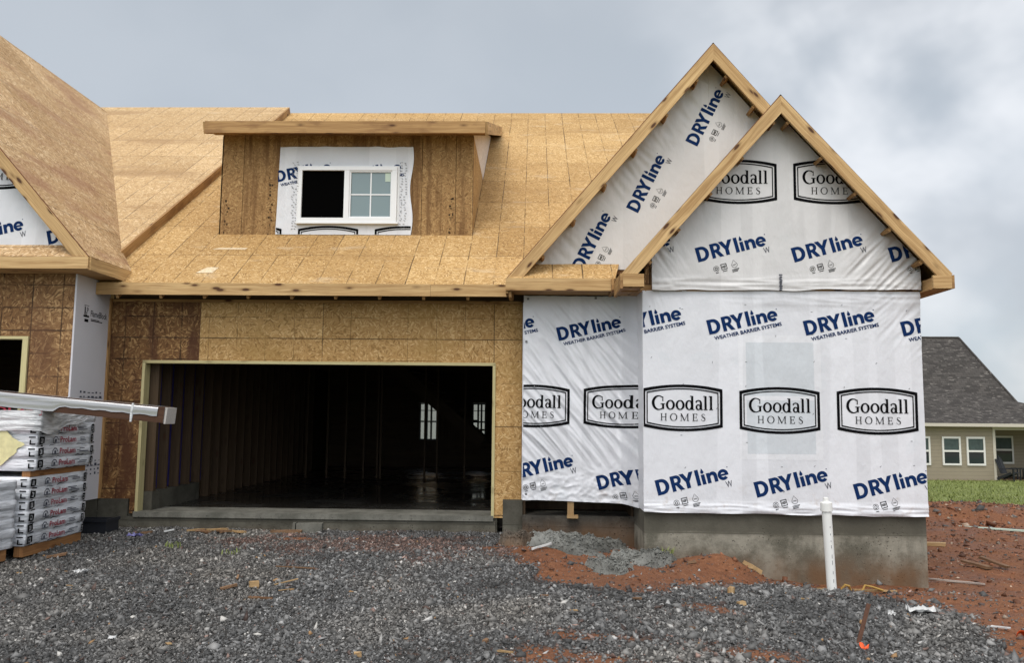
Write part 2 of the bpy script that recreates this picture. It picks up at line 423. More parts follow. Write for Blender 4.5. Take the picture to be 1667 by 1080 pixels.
CONC_ROUGH = concrete('concrete_rough_stem', (.120, .112, .095), (.045, .042, .036), 1.2, (-.13, .2, -.36))
CONC_SLAB = concrete('concrete_sill_slab', (.185, .18, .155), (.10, .098, .082), .4)
RUBBLE = concrete('concrete_rubble', (.22, .222, .205), (.085, .085, .076), 1.4)
SLAB_IN, n, b = material('wet_shaded_garage_floor', .12, .5)
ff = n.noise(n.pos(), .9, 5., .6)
n.put(b.inputs['Base Color'], n.mix(ff, (.012, .0115, .010), (.032, .030, .027)))  # wet slab, its base colour also darkened for the unlit interior
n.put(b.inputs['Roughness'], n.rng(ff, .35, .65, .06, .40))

# lumber packs in woven plastic
def packmat(name, base, spec=.5, rough=.30):
    mt, n, b = material(name, rough, spec)
    p = n.pos()
    f = n.noise(n.mapping(p, scale=(3.2, 3.2, 26)), 1., 4., .65)
    g = n.noise(n.mapping(p, rot=(.5, .3, .8), scale=(5, 5, 14)), 1., 3., .6)
    col = n.mix(n.rng(f, .40, .66), base, tuple(x*.70 for x in base))
    col = n.mix(n.math('MULTIPLY', n.rng(g, .62, .72), .45), col, (.30, .32, .36))
    n.put(b.inputs['Base Color'], col)
    n.put(b.inputs['Normal'], n.bump(n.math('ADD', f, n.math('MULTIPLY', g, .8)), .8, .03))
    return mt
FILMB, n, b = material('beam_stretch_film', .12, .8, .35)
st_ = n.noise(n.mapping(n.pos(), rot=(0, -.0876, 0), scale=(.5, .5, 46)), 1., 3., .6)
n.put(b.inputs['Base Color'], n.ramp(st_, [(.28, (.14, .135, .13)), (.42, (.42, .42, .43)), (.58, (.33, .33, .335)), (.70, (.74, .74, .73))]))
PACK = packmat('white_pack_wrap', (.72, .735, .77))
FILM = packmat('clear_stretch_film', (.74, .75, .76), .7, .16)
LVL = lumber('laminated_timber', (.045, .020, .011), (.10, .048, .026), .0)
LVL_END = flat('laminated_timber_end', (.42, .395, .37), .7, .2, .3, 60.)

# neighbour
def siding(name, c):
    mt, n, b = material(name, .6, .25)
    p = n.pos(); x, y, z = n.sep(p)
    fr = n.math('FRACT', n.math('DIVIDE', z, .17))
    col = n.mix(n.noise(p, 3., 3.), tuple(t*.93 for t in c), tuple(t*1.05 for t in c))
    n.put(b.inputs['Base Color'], n.mix(n.math('LESS_THAN', fr, .07), col, tuple(t*.6 for t in c)))
    n.put(b.inputs['Normal'], n.bump(fr, .6, .02))
    return mt
SIDING = siding('tan_lap_siding', (.32, .275, .205))
TRIM = flat('cream_trim', (.55, .51, .43), .5, .3, .05)
TRIMW = flat('white_window_trim', (.74, .73, .69), .45, .3, .04)
mt, n, b = material('asphalt_shingle', .9, .15); SHINGLE = mt
uv = n.uv(); br = n.new('ShaderNodeTexBrick'); n.put(br.inputs['Vector'], uv)
br.inputs['Scale'].default_value = 1.; br.inputs['Brick Width'].default_value = .30; br.inputs['Row Height'].default_value = .145
br.inputs['Mortar Size'].default_value = .008; br.inputs['Color1'].default_value = (.050, .046, .043, 1); br.inputs['Color2'].default_value = (.095, .087, .080, 1)
br.inputs['Mortar'].default_value = (.035, .03, .028, 1); br.inputs['Bias'].default_value = -.2
wn = n.noise(n.mapping(uv, scale=(3, 7, 1)), 1., 2.)
n.put(b.inputs['Base Color'], n.mix(n.math('MULTIPLY', n.rng(wn, .60, .66), .8), br.outputs[0], (.165, .152, .138)))
n.put(b.inputs['Normal'], n.bump(br.outputs[1], -.4, .01))
LEAF = flat('shrub_leaf', (.075, .13, .03), .6, .2, .4, 20.)
GRASSB = flat('grass_blade', (.20, .235, .075), .65, .2, .35, 3.)

# ------------------------------------------------------------------ lettering
_layer = [0]
def ell(cx, cy, rx, ry, a0, a1, k=18):
    return [(cx+rx*math.cos(math.radians(a0+(a1-a0)*i/k)), cy+ry*math.sin(math.radians(a0+(a1-a0)*i/k))) for i in range(k+1)]
def tri2(outer, holes=()):
    rings = [[Vector((x, y, 0)) for x, y in outer]]+[[Vector((x, y, 0)) for x, y in h] for h in holes]
    flatv = [p for r in rings for p in r]
    return [[(flatv[i].x, flatv[i].y) for i in t] for t in tessellate_polygon(rings)]
def stroke(pts, w):
    """polyline with a width per point -> quads"""
    ws = w if isinstance(w, (list, tuple)) else [w]*len(pts)
    L, R = [], []
    for i, p in enumerate(pts):
        a, c = pts[max(i-1, 0)], pts[min(i+1, len(pts)-1)]
        t = Vector((c[0]-a[0], c[1]-a[1])).normalized(); nx, ny = -t.y, t.x
        L.append((p[0]+nx*ws[i]/2, p[1]+ny*ws[i]/2)); R.append((p[0]-nx*ws[i]/2, p[1]-ny*ws[i]/2))
    return [[L[i], R[i], R[i+1], L[i+1]] for i in range(len(pts)-1)]
def rect(x0, y0, x1, y1): return [[(x0, y0), (x1, y0), (x1, y1), (x0, y1)]]
def shift(polys, dx, dy=0., s=1.): return [[(x*s+dx, y*s+dy) for x, y in p] for p in polys]

def g_D():
    return [tri2([(0,0), (.36,0)]+ell(.36,.5,.49,.5,-90,90)+[(0,1)], [[(.25,.205), (.25,.795)]+ell(.36,.5,.235,.295,90,-90)])]
def g_R():
    return [tri2([(0,0), (0,1), (.37,1)]+ell(.37,.69,.31,.31,90,-58)+[(.80,0), (.52,0), (.29,.37), (.24,.37), (.24,0)],
                 [[(.24,.56), (.36,.56)]+ell(.36,.685,.10,.125,-90,90)+[(.24,.81)]])]
def g_Y(): return [tri2([(-.02,1), (.27,1), (.45,.66), (.64,1), (.92,1), (.575,.42), (.575,0), (.325,0), (.325,.42)])]
def g_n():
    return [tri2([(0,0), (0,.66), (.22,.66), (.22,.60)]+ell(.41,.41,.28,.28,120,0)+[(.69,0), (.455,0), (.455,.36)]+ell(.345,.36,.11,.12,0,180)+[(.235,0)])]
def g_e():
    ring = ell(.34,.33,.35,.35,4,318,30)+list(reversed(ell(.34,.33,.145,.155,4,318,30)))
    return [tri2(ring), rect(.14,.265,.685,.385)]
def g_drop(cx, cy, r, h): return tri2(ell(cx, cy, r, r, -200, 20)+[(cx, cy+h)])
def word_dryline():
    out = []
    for g, x in ((g_D(), 0), (g_R(), .99), (g_Y(), 1.62)): out += [shift(q, x) for q in g]
    out += [rect(2.63, 0, 2.875, 1.02), rect(2.985, 0, 3.225, .64), g_drop(3.11, .80, .105, .25)]
    out += [shift(q, 3.33) for q in g_n()]+[shift(q, 4.06) for q in g_e()]
    out += [tri2(ell(4.77, .74, .035, .035, 0, 340, 8))]
    return out
_tc = {}
def text_polys(s, width=None, height=None, bold=0.):
    key = (s, bold)
    if key not in _tc:
        cu = D.curves.new('t', 'FONT'); cu.body = s; cu.size = 1; cu.offset = bold; cu.resolution_u = 2
        o = D.objects.new('t', cu); COL.objects.link(o)
        dg = bpy.context.evaluated_depsgraph_get(); me = o.evaluated_get(dg).to_mesh()
        _tc[key] = [[(me.vertices[i].co.x, me.vertices[i].co.y) for i in p.vertices] for p in me.polygons]
        o.evaluated_get(dg).to_mesh_clear(); D.objects.remove(o); D.curves.remove(cu)
    P = _tc[key]; xs = [x for p in P for x, _ in p]; ys = [y for p in P for _, y in p]
    sx = width/(max(xs)-min(xs)) if width else None
    sy = height/(max(ys)-min(ys)) if height else sx
    if sx is None: sx = sy
    x0, y0 = min(xs), 0.
    return [[((x-x0)*sx, (y-y0)*sy) for x, y in p] for p in P]

# serif letters for the builder's badge (cap height 1)
def sf_stem(x, h, w=.13, y0=0.): 
    return [rect(x, y0, x+w, h), rect(x-.075, y0, x+w+.075, y0+.05)]
def sf_o(x, w=.66, h=.70):
    return [tri2(ell(x+w/2, h/2, w/2, h/2+.015, 0, 352, 34), [ell(x+w/2, h/2, w/2-.165, h/2-.062, 0, 352, 34)])]
def word_goodall():
    P = []
    gx = [(0.46+.42*math.cos(math.radians(a)), .5+.5*math.sin(math.radians(a))) for a in range(48, 322, 8)]
    gw = [.075+.125*max(0, -math.cos(math.radians(a))) for a in range(48, 322, 8)]
    P += [stroke(gx, gw), rect(.685, .04, .845, .42), rect(.58, .40, .92, .45), [[(.70,.62), (.78,.62), (.78,.95), (.745,.95)]]]
    P += sf_o(.97)+sf_o(1.68)
    P += sf_o(2.38, .58)+[rect(2.815, 0, 2.975, 1.02), rect(2.74, .98, 2.90, 1.03), rect(2.9, 0, 3.05, .05)]
    a = [(3.17,.55), (3.22,.655), (3.35,.695), (3.47,.66), (3.525,.56), (3.53,.44)]
    P += [stroke(a, [.12,.09,.08,.11,.15,.15]), rect(3.455, .03, 3.61, .47), rect(3.5, 0, 3.68, .055)]
    P += [tri2(ell(3.33, .20, .19, .215, 0, 352, 24), [ell(3.35, .205, .08, .14, 0, 352, 24)])]
    for x in (3.80, 4.20): P += [rect(x-.015, 0, x+.145, 1.02), rect(x-.09, .97, x+.06, 1.03), rect(x-.08, 0, x+.21, .05)]
    return P
def word_homes():
    P = []
    for x in (0, .58): P += [rect(x, 0, x+.12, 1), rect(x-.09, 0, x+.21, .05), rect(x-.09, .95, x+.21, 1)]
    P += [rect(.1, .48, .6, .54)]
    P += [tri2(ell(1.72, .5, .50, .52, 0, 352, 34), [ell(1.72, .5, .36, .46, 0, 352, 34)])]
    x = 2.75
    P += [rect(x, 0, x+.05, 1), rect(x-.1, 0, x+.15, .05), stroke([(x+.03, .98), (x+.47, .03)], .13), stroke([(x+.47, .03), (x+.9, .98)], .06),
          rect(x+.86, 0, x+.99, 1), rect(x+.77, 0, x+1.1, .05), rect(x-.1, .95, x+.08, 1), rect(x+.86, .95, x+1.08, 1)]
    x = 4.4
    P += [rect(x, 0, x+.13, 1), rect(x-.1, 0, x+.6, .06), rect(x-.1, .94, x+.57, 1), rect(x+.1, .48, x+.45, .54), rect(x+.53, 0, x+.6, .25), rect(x+.5, .78, x+.57, 1), rect(x+.42, .38, x+.47, .64)]
    x = 5.55
    s = [(x+.48,.76), (x+.42,.93), (x+.24,.97), (x+.07,.87), (x+.06,.70), (x+.25,.54), (x+.45,.40), (x+.50,.22), (x+.40,.06), (x+.20,.02), (x+.03,.12), (x+.0,.28)]
    P += [stroke(s, [.04,.05,.06,.08,.11,.14,.13,.10,.08,.06,.05,.04])]
    return P
def frame_band(w, hs, hc, t):
    """badge outline: straight sides, bowed top and bottom, band thickness t inwards"""
    k = 20; L = []
    def ring(w, hs, hc):
        top = [(-w/2+w*i/k, hs/2+(hc-hs)/2*(1-(2*i/k-1)**2)) for i in range(k+1)]
        return top, [(x, -y) for x, y in top]
    to, bo = ring(w, hs, hc); ti, bi = ring(w-2*t, hs-2*t+.1*(hc-hs)*0, hc-2*t)
    q = []
    for i in range(k): q += [[to[i], ti[i], ti[i+1], to[i+1]], [bo[i], bo[i+1], bi[i+1], bi[i]]]
    q += [[to[0], bo[0], bi[0], ti[0]], [to[k], ti[k], bi[k], bo[k]]]
    return q

def badge():
    S = []
    S.append(frame_band(1.0, .475, .586, .034)); S.append(frame_band(.90, .39, .492, .014))
    S += [shift(q, -.374, -.024, .171) for q in word_goodall()]
    S += [shift(q, -.268, -.162, .0905) for q in word_homes()]
    return [(BLACKP, S)]
DRY = word_dryline()
def dry_weather():
    return [(NAVY, DRY+[shift(text_polys('WEATHER BARRIER SYSTEMS', 4.62, .255, .025), .26, -.42)])]
def icons():
    I = []
    I += [tri2(ell(1.02, -.72, .19, .19, 0, 352, 20), [ell(1.02, -.72, .165, .165, 0, 352, 20)]), tri2(ell(1.02, -.72, .10, .10, 0, 352, 14), [ell(1.02, -.72, .06, .06, 0, 352, 14)]), rect(.92, -1.02, 1.12, -.98)]
    I += [rect(1.36, -.54, 1.76, -.50), rect(1.36, -.90, 1.76, -.86), rect(1.36, -.86, 1.40, -.54), rect(1.72, -.86, 1.76, -.54), shift(text_polys('NSF', .26, .17, .03), 1.43, -.78), rect(1.40, -1.02, 1.72, -.98)]
    I += [stroke([(2.08, -.72), (2.27, -.42), (2.46, -.72), (2.44, -.84), (2.36, -.92), (2.27, -.94), (2.18, -.92), (2.10, -.84), (2.08, -.72)], .022), shift(text_polys('100%', .22, .07, .02), 2.16, -.78)]
    for k in range(3): I.append(rect(2.02, -1.06-.075*k, 2.52-.06*k, -1.025-.075*k))
    return I
def dry_w():
    return [(NAVY, DRY), (GREYP, [shift(text_polys('W', .42, .40), 4.42, -.53)]), (BLACKP, icons())]

def clip(poly, planes):
    for a, bb, c in planes:                    # keep a*x+b*z<=c
        out = []
        for i in range(len(poly)):
            p, q = poly[i], poly[(i+1) % len(poly)]
            dp, dq = a*p[0]+bb*p[1]-c, a*q[0]+bb*q[1]-c
            if dp <= 0: out.append(p)
            if (dp < 0 < dq) or (dq < 0 < dp):
                t = dp/(dp-dq); out.append((p[0]+t*(q[0]-p[0]), p[1]+t*(q[1]-p[1])))
        poly = out
        if len(poly) < 3: return None
    return poly
def fine(polys, planes, step):
    """clip, then split until every edge is short enough to follow a wrinkled sheet"""
    st = []
    for p in polys:
        w = clip(p, planes)
        if w: st += [[w[0], w[i], w[i+1]] for i in range(1, len(w)-1)]
    out = []
    while st:
        t = st.pop()
        e_ = [math.dist(t[i], t[(i+1) % 3]) for i in range(3)]; k = max(range(3), key=lambda i: e_[i])
        if e_[k] <= step: out.append(t); continue
        a, b_, c_ = t[k], t[(k+1) % 3], t[(k+2) % 3]; m_ = ((a[0]+b_[0])/2, (a[1]+b_[1])/2)
        st += [[a, m_, c_], [m_, b_, c_]]
    return out
def print_on(mb, mats, item, x, z, ang, s, surf, planes=(), lift=.004, step=.03):
    """lay flat print on a wall whose outer face is surf(x,z)->(X,Y,Z); every stroke a fraction of a mm prouder"""
    c, sn = math.cos(math.radians(ang)), math.sin(math.radians(ang))
    k = 0
    for mat, groups in item:
        if mat not in mats: mats.append(mat)
        mi = mats.index(mat)
        for g in groups:
            k += 1
            for w in fine([[(x+s*(c*px-sn*py), z+s*(sn*px+c*py)) for px, py in p] for p in g], planes, step):
                pts = [Vector(surf(a, bz)) for a, bz in w]
                nn = (pts[1]-pts[0]).cross(pts[2]-pts[0])
                if nn.dot(surf.normal) < 0: pts.reverse()
                o = surf.normal*(lift+k*.00006)
                mb.face([q+o for q in pts], mi)
class WallY:
    """a sheet on a plane of constant y, facing -y"""
    normal = Vector((0, -1, 0))
    def __init__(s, y, f=None): s.y = y; s.f = f
    def __call__(s, x, z): return (x, s.y-(s.f(x, z) if s.f else 0.), z)

# ------------------------------------------------------------------ ground
MOUNDS = [(7.62, -1.72, .50, .40, .27), (7.2, -2.1, .3, .25, .09), (6.6, -2.3, .5, .4, .06), (5.75, -2.5, .35, .3, .07), (7.0, -1.55, .35, .3, .08), (5.55, -1.55, .35, .3, .07), (6.1, -1.35, .5, .25, .06),
          (13.6, 5.0, 1.2, .8, .16), (15.2, 7.6, 2.6, .9, .34), (18.5, 8.6, 2.4, 1.0, .30), (16.5, 10.5, 3., 1.2, .28), (12.6, 8.5, 1.4, 1., .22),
          (9.1, -1.55, .4, .22, -.10), (11.6, -2.6, 1.2, .5, .07), (13.2, .8, .9, .5, .08)]
def gz(x, y, detail=True):
    yy = max(-40., y)
    L = -.22-.10*smooth((-yy-.3)/5)
    if yy < -1.: R = -.66+.19*smooth((-1.2-yy)/1.6)-.04*smooth((-yy-3)/3)
    elif yy < 14: R = -.66-.030*(yy+1)
    else: R = -1.11-.0215*min(yy-14, 16)
    if y > 30: R = -1.454-.004*min(y-30, 200)
    t = smooth((x-5.2)/4.1)
    z = L+(R-L)*t
    if y > 14: z = R if x > 0 else L
    for mx, my, rx, ry, h in MOUNDS:
        d = ((x-mx)/rx)**2+((y-my)/ry)**2
        if d < 4: z += h*math.exp(-d*1.3)
    if detail and -14 < y < 16 and -14 < x < 30:
        dirt = smooth((x-7.6)/2.)
        dp = math.exp(-((x-6.9)/1.5)**2-((y+2.0)/1.0)**2)
        z += (.030+.02*dirt)*fbm(x*.9, y*.9, 3, 3)+(.006+.014*max(dirt, dp))*fbm(x*4, y*4, 7, 3)+.022*dp*fbm(x*2.2, y*2.2, 1, 4)
    return z
def axis(a, b, step, far, grow=1.22):
    c = list(np.arange(a, b+step*.5, step)); s = step; p = c[-1]
    while p < far: s *= grow; p += s; c.append(p)
    s = step; p = c[0]
    while p > -far: s *= grow; p -= s; c.insert(0, p)
    return c
# the dirt patch against the wall and the gravel's edge, in plan
def in_poly(x, y, P):
    r = False
    for i in range(len(P)):
        (x0, y0), (x1, y1) = P[i], P[i-1]
        if (y0 > y) != (y1 > y) and x < (x1-x0)*(y-y0)/(y1-y0)+x0: r = not r
    return r
def seg_d(x, y, P):
    best = 9e9
    for i in range(len(P)):
        (x0, y0), (x1, y1) = P[i-1], P[i]
        dx, dy = x1-x0, y1-y0; t = max(0, min(1, ((x-x0)*dx+(y-y0)*dy)/(dx*dx+dy*dy+1e-9)))
        best = min(best, math.hypot(x-x0-t*dx, y-y0-t*dy))
    return best
PATCH = [(5.0, -.9), (5.25, -1.9), (5.5, -3.05), (5.95, -3.35), (6.6, -3.15), (7.2, -2.75), (7.75, -2.35), (8.3, -1.95), (8.4, -.8), (6.8, -.2), (5.3, -.2)]
RIGHT = [(7.9, -.8), (8.25, -2.0), (8.9, -2.35), (9.35, -2.9), (9.55, -3.7), (9.25, -4.6), (9.6, -6.5), (10, -12), (60, -12), (60, 60), (7.9, 60)]
SPOTS = [(5.6, -5.55, 1.1, .5), (7.25, -5.2, .7, .4), (6.0, -4.9, .7, .3), (7.0, -3.7, .5, .3), (4.9, -1.3, .35, .22), (.9, -5.2, .7, .3), (2.4, -.9, .5, .2)]
def dirtness(x, y):
    """0 gravel .. 1 bare red earth"""
    j = .16*fbm(x*1.7, y*1.7, 1, 3)
    s = 0.
    for P in (PATCH, RIGHT):
        d = seg_d(x, y, P); d = d if in_poly(x, y, P) else -d
        s = max(s, smooth((d+j+.10*fbm(x*6, y*6, 8, 2))/.42+.5))
    for mx, my, rx, ry in SPOTS:
        d = math.hypot((x-mx)/rx, (y-my)/ry); s = max(s, .80*smooth((1.15-d+3.2*j)/1.3))
    return s
def redmix(x, y):
    return smooth(1.25-math.hypot((x-3.7)/1.9, (y+1.15)/.85)+.9*fbm(x*1.3, y*1.3, 5, 3))

mt, n, b = material('site_earth', .9, .25); EARTH = mt
p = n.pos(); at = n.new('ShaderNodeAttribute', attribute_name='zone').outputs['Color']
zr, zg, zb = n.sep(at)
f = n.noise(p, 1.6, 6., .65); g = n.noise(p, 14., 5., .7); h = n.noise(p, 55., 3., .7)
dirt = n.ramp(n.math('ADD', n.math('MULTIPLY', f, .6), n.math('MULTIPLY', g, .45)), [(.28, (.060, .022, .010)), (.50, (.195, .076, .033)), (.74, (.33, .148, .072))])
dirt = n.mix(n.math('MULTIPLY', n.rng(n.noise(p, .8, 4.), .5, .7), .45), dirt, (.095, .055, .038))
dirt = n.mix(n.math('GREATER_THAN', n.noise(p, 75., 2.), .70), dirt, (.34, .25, .19))
grav = n.mix(n.rng(h, .35, .65), (.022, .020, .019), (.085, .080, .074))
grav = n.mix(n.math('MULTIPLY', zg, .7), grav, (.125, .068, .05))
cov = n.rng(n.math('ADD', zr, n.math('MULTIPLY_ADD', g, .5, -.25)), .35, .65)
col = n.mix(cov, grav, dirt)
gr = n.mix(n.rng(n.noise(p, 1.1, 6., .7), .3, .7), (.125, .155, .042), (.24, .27, .085))
gr = n.mix(n.math('MULTIPLY', n.rng(n.noise(p, .35, 4.), .55, .7), .35), gr, (.20, .20, .08))
col = n.mix(n.rng(n.math('ADD', zb, n.math('MULTIPLY_ADD', f, .5, -.25)), .42, .58), col, gr)
n.put(b.inputs['Base Color'], col)
n.put(b.inputs['Roughness'], n.rng(f, .35, .65, .45, .9))
n.put(b.inputs['Normal'], n.bump(n.math('ADD', n.math('ADD', n.math('MULTIPLY', g, .8), n.math('MULTIPLY', h, .5)), f), .9, .05))

xs = axis(-2., 12., .055, 700); ys = axis(-7., 1.2, .055, 700)
xs = [x for x in xs if x < 12]+list(np.arange(12.05, 26, .16))+[x for x in axis(25.9, 26, .16, 700) if x > 26]
ys = [y for y in ys if y < 1.2]+list(np.arange(1.25, 17, .16))+[y for y in axis(16.9, 17, .16, 700) if y > 17]
pts, zone = [], []
for y in ys:
    for x in xs:
        near = -9 < y < 16 and -4 < x < 30
        pts.append((x, y, gz(x, y)))
        lawn = smooth((y-13.2+.12*(x-17)+.5*fbm(x*.4, y*.4, 2, 3))/1.6) if y > 10 else 0.
        if abs(x) > 60 or y < -14: lawn = 1.
        zone.append((dirtness(x, y) if near else (1. if x > 8 else 0.), redmix(x, y) if near else 0., lawn, 1.))
mb = MB(); mb.grid(pts, len(xs), len(ys), 0)
ground = mb.build('ground', EARTH)
ca = ground.data.color_attributes.new('zone', 'FLOAT_COLOR', 'POINT'); ca.data.foreach_set('color', np.array(zone, dtype=np.float32).ravel())
tag(ground, 'grey gravel pad and red earth sloping to a green lawn around the unfinished house', 'ground', kind='structure')

# ------------------------------------------------------------------ unfinished house
X_, Y_, Z_ = Vector((1,0,0)), Vector((0,1,0)), Vector((0,0,1))
S = .667; SL = Vector((0, 1, S)).normalized()
def zmain(y): return 3.17+S*(y+.4)
house = thing('unfinished_house', 'unfinished house with a double garage opening, dormer and two pointed gables in printed white wrap', 'house', (4.9, 0, -.3))
def part(mb, name, mats, parent=house): 
    o = mb.build(name, mats)
    if parent.type == 'EMPTY': attach(o, parent)
    else: o.parent = parent
    return o

# foundation: slab, stem walls, sill
f = MB()
f.box(-.64, 4.95, .02, .35, -.9, -.002)                                    # under the garage sill
f.box(-.64, -.215, -.02, .2, -.9, .17)                                     # left pier
f.box(5.03, 5.30, -.02, .25, -.9, .222)                                    # right pier
part(f, 'foundation', CONC_DARK)
f = MB(); f.box(-.214, 4.93, -.035, .018, -.9, -.075); part(f, 'foundation', CONC_DARK)
f = MB(); f.box(-.12, 4.90, -.055, .60, -.074, .0); part(f, 'garage_sill', CONC_SLAB)
f = MB(); f.box(5.302, 6.86, -.10, .3, -.9, .02); part(f, 'foundation', CONC_ROUGH)
f = MB(); f.box(6.83, 10.30, -1.10, 1.5, -1.1, .235); f.box(10.02, 10.299, 1.501, 11., -1.2, .235)
part(f, 'foundation', CONC_BAY)
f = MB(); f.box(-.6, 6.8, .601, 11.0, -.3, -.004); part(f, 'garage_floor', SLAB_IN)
f = MB(); f.box(5.32, 6.8, .0, .599, -.3, .012); part(f, 'porch_floor', CONC_SLAB)

# garage wall
U, V = X_, Z_
w = MB()
w.prism([(-.645, 0, .172), (-.20, 0, .172), (-.20, 0, -.03), (-.115, 0, -.03), (-.115, 0, 2.115), (.68, 0, 2.115), (.68, 0, 2.955), (-.645, 0, 2.955)], (0, .10, 0), U, V, 0, 1)
part(w, 'wall_sheathing', [OSB_WET, OSB_EDGE])
w = MB()
w.prism([(.683, -.003, 2.115), (4.908, -.003, 2.115), (4.908, -.003, -.03), (5.03, -.003, -.03), (5.03, -.003, .224), (5.31, -.003, .224), (5.31, -.003, 2.955), (.683, -.003, 2.955)], (0, .10, 0), U, V, 0, 1)
part(w, 'wall_sheathing', [OSB_NEW, OSB_EDGE])
w = MB(); w.box(-.6, 5.3, .02, .12, 2.956, 3.3); part(w, 'top_plate', PINE_SHADE)
for bx in ((-.115, -.075), (4.868, 4.908)):
    j = MB(); j.box(bx[0], bx[1], -.022, .14, -.045 if bx[0] < 0 else -.03, 2.075); part(j, 'door_jamb', JAMB)
j = MB(); j.box(-.115, 4.908, -.022, .14, 2.076, 2.116); part(j, 'door_jamb', JAMB)

# garage room behind the opening
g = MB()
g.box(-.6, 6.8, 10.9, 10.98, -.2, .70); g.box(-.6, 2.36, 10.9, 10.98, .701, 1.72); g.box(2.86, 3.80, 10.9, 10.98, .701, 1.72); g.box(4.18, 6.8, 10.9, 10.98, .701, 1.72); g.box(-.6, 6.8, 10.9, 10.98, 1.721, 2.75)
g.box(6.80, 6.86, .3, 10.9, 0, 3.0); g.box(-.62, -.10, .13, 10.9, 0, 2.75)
part(g, 'inner_wall', PINE_SHADE)
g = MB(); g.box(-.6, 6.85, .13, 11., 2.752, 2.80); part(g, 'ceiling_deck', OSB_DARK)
g = MB(); g.box(-.09, .05, .14, 1.80, -.003, .262); part(g, 'stem_curb', CONC_DARK)
mbm = MB()
for k in range(22):
    y = .17+k*.405
    if y > 9.5: break
    z0 = .264 if y < 1.8 else -.003
    s_ = MB(); s_.box(-.09, .045, y, y+.04, z0, 2.74); part(s_, 'wall_stud', PINE_SHADE)
    if k in (0, 5, 6): s_ = MB(); s_.box(-.09, .045, y+.042, y+.08, z0, 2.74); part(s_, 'wall_stud', PINE_SHADE)
mbm.box(-.098, -.092, .18, 3.2, .27, 2.7); part(mbm, 'blue_membrane', MEMBRANE)
for x in (.5, .95, 1.35, 1.75, 2.05, 2.12, 3.08, 3.35, 3.95, 4.62, 5.2):
    s_ = MB(); s_.box(x, x+.04, 6.4, 6.5, 0, 2.74); part(s_, 'wall_stud', PINE_SHADE)
s_ = MB(); s_.box(.4, 5.4, 6.4, 6.5, 2.60, 2.64); part(s_, 'wall_plate', PINE_SHADE)
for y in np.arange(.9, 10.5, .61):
    s_ = MB(); s_.box(-.09, 6.8, y, y+.04, 2.50, 2.75); part(s_, 'ceiling_joist', PINE_SHADE)
st = MB()
a, c = Vector((2.1, 8.0, 2.55)), Vector((4.25, 8.0, .75))
for yy in (8.0, 8.9): st.obox((a+c)/2+Vector((0, yy-8, 0)), c-a, (0, .045, 0), Vector(((c-a).z, 0, -(c-a).x)).normalized()*.28)
for k in range(8):
    q = a+(c-a)*(k+.5)/8; st.box(q.x-.02, q.x+.25, 8.03, 8.87, q.z+.16, q.z+.19)
part(st, 'stair_stringer', PINE_SHADE)
for x0, x1 in ((2.361, 2.859), (3.801, 4.179)):
    wn_ = MB(); z0, z1 = .701, 1.719
    for zz in (z0, (z0+z1)/2-.02, z1-.22, z1-.04): wn_.box(x0+.04, x1-.04, 10.91, 10.95, zz, zz+(.04 if zz != z1-.22 else .02))
    for xx, ww in ((x0, .039), (x0+(x1-x0)*.36, .05), (x0+(x1-x0)*.60, .05), (x1-.04, .039)): wn_.box(xx, xx+ww, 10.905, 10.955, z0, z1)
    part(wn_, 'rear_window', BLACKPL)

# main roof
r = MB()
r.prism([(-.62, -.4, 3.17), (10.6, -.4, 3.17), (10.6, 8.09, zmain(8.09)), (-.62, 8.09, zmain(8.09))], (0, S*.02, -.03), U, SL, 0, 1)
part(r, 'roof', [OSB_ROOF, OSB_EDGE])
r = MB(); SB = Vector((0, -1, S)).normalized()
zr = zmain(8.09)
r.prism([(-9.5, 8.10, zr), (10.6, 8.10, zr), (10.6, 14, zr-3.94), (-9.5, 14, zr-3.94)], (0, -.015, -.03), U, SB, 0, 1)
part(r, 'rear_roof', [OSB_ROOF, OSB_EDGE])
r = MB(); r.prism([(10.5, -.2, 3.1), (10.5, 8.09, 8.7), (10.5, 14, 4.8), (10.5, 14, 0), (10.5, -.2, 2.9)], (.04, 0, 0), Y_, Z_); 
part(r, 'end_gable', [OSB_DARK])
e = MB(); e.box(-.625, 4.02, -.438, -.402, 3.0, 3.166); part(e, 'fascia', PINE)
e = MB(); e.box(4.023, 5.075, -.439, -.402, 3.0, 3.165); part(e, 'fascia', PINE)
for i, x in enumerate(np.arange(-.35, 5.2, .61)):
    e = MB(); e.obox((x, -.20, 3.135), (0, .40, .40*S), (.038, 0, 0), (0, -.06, .09)); part(e, 'rafter_tail', PINE_BROWN)
e = MB(); e.box(-.62, 5.30, -.012, .015, 2.958, 2.995); part(e, 'frieze_block', PINE_BROWN)
# marks of plastic and chalk
for (x0, x1, y0, y1) in ((.55, 1.05, .62, .67), (.62, .86, -.12, .05), (3.25, 3.75, 6.9, 7.05)):
    e = MB(); e.prism([(x0, y0, zmain(y0)+.004), (x1, y0, zmain(y0)+.004), (x1+.03, y1, zmain(y1)+.004), (x0+.1, y1, zmain(y1)+.004)], (0, -.0007, .001), U, SL)
    part(e, 'roof_patch', RAWPATCH)

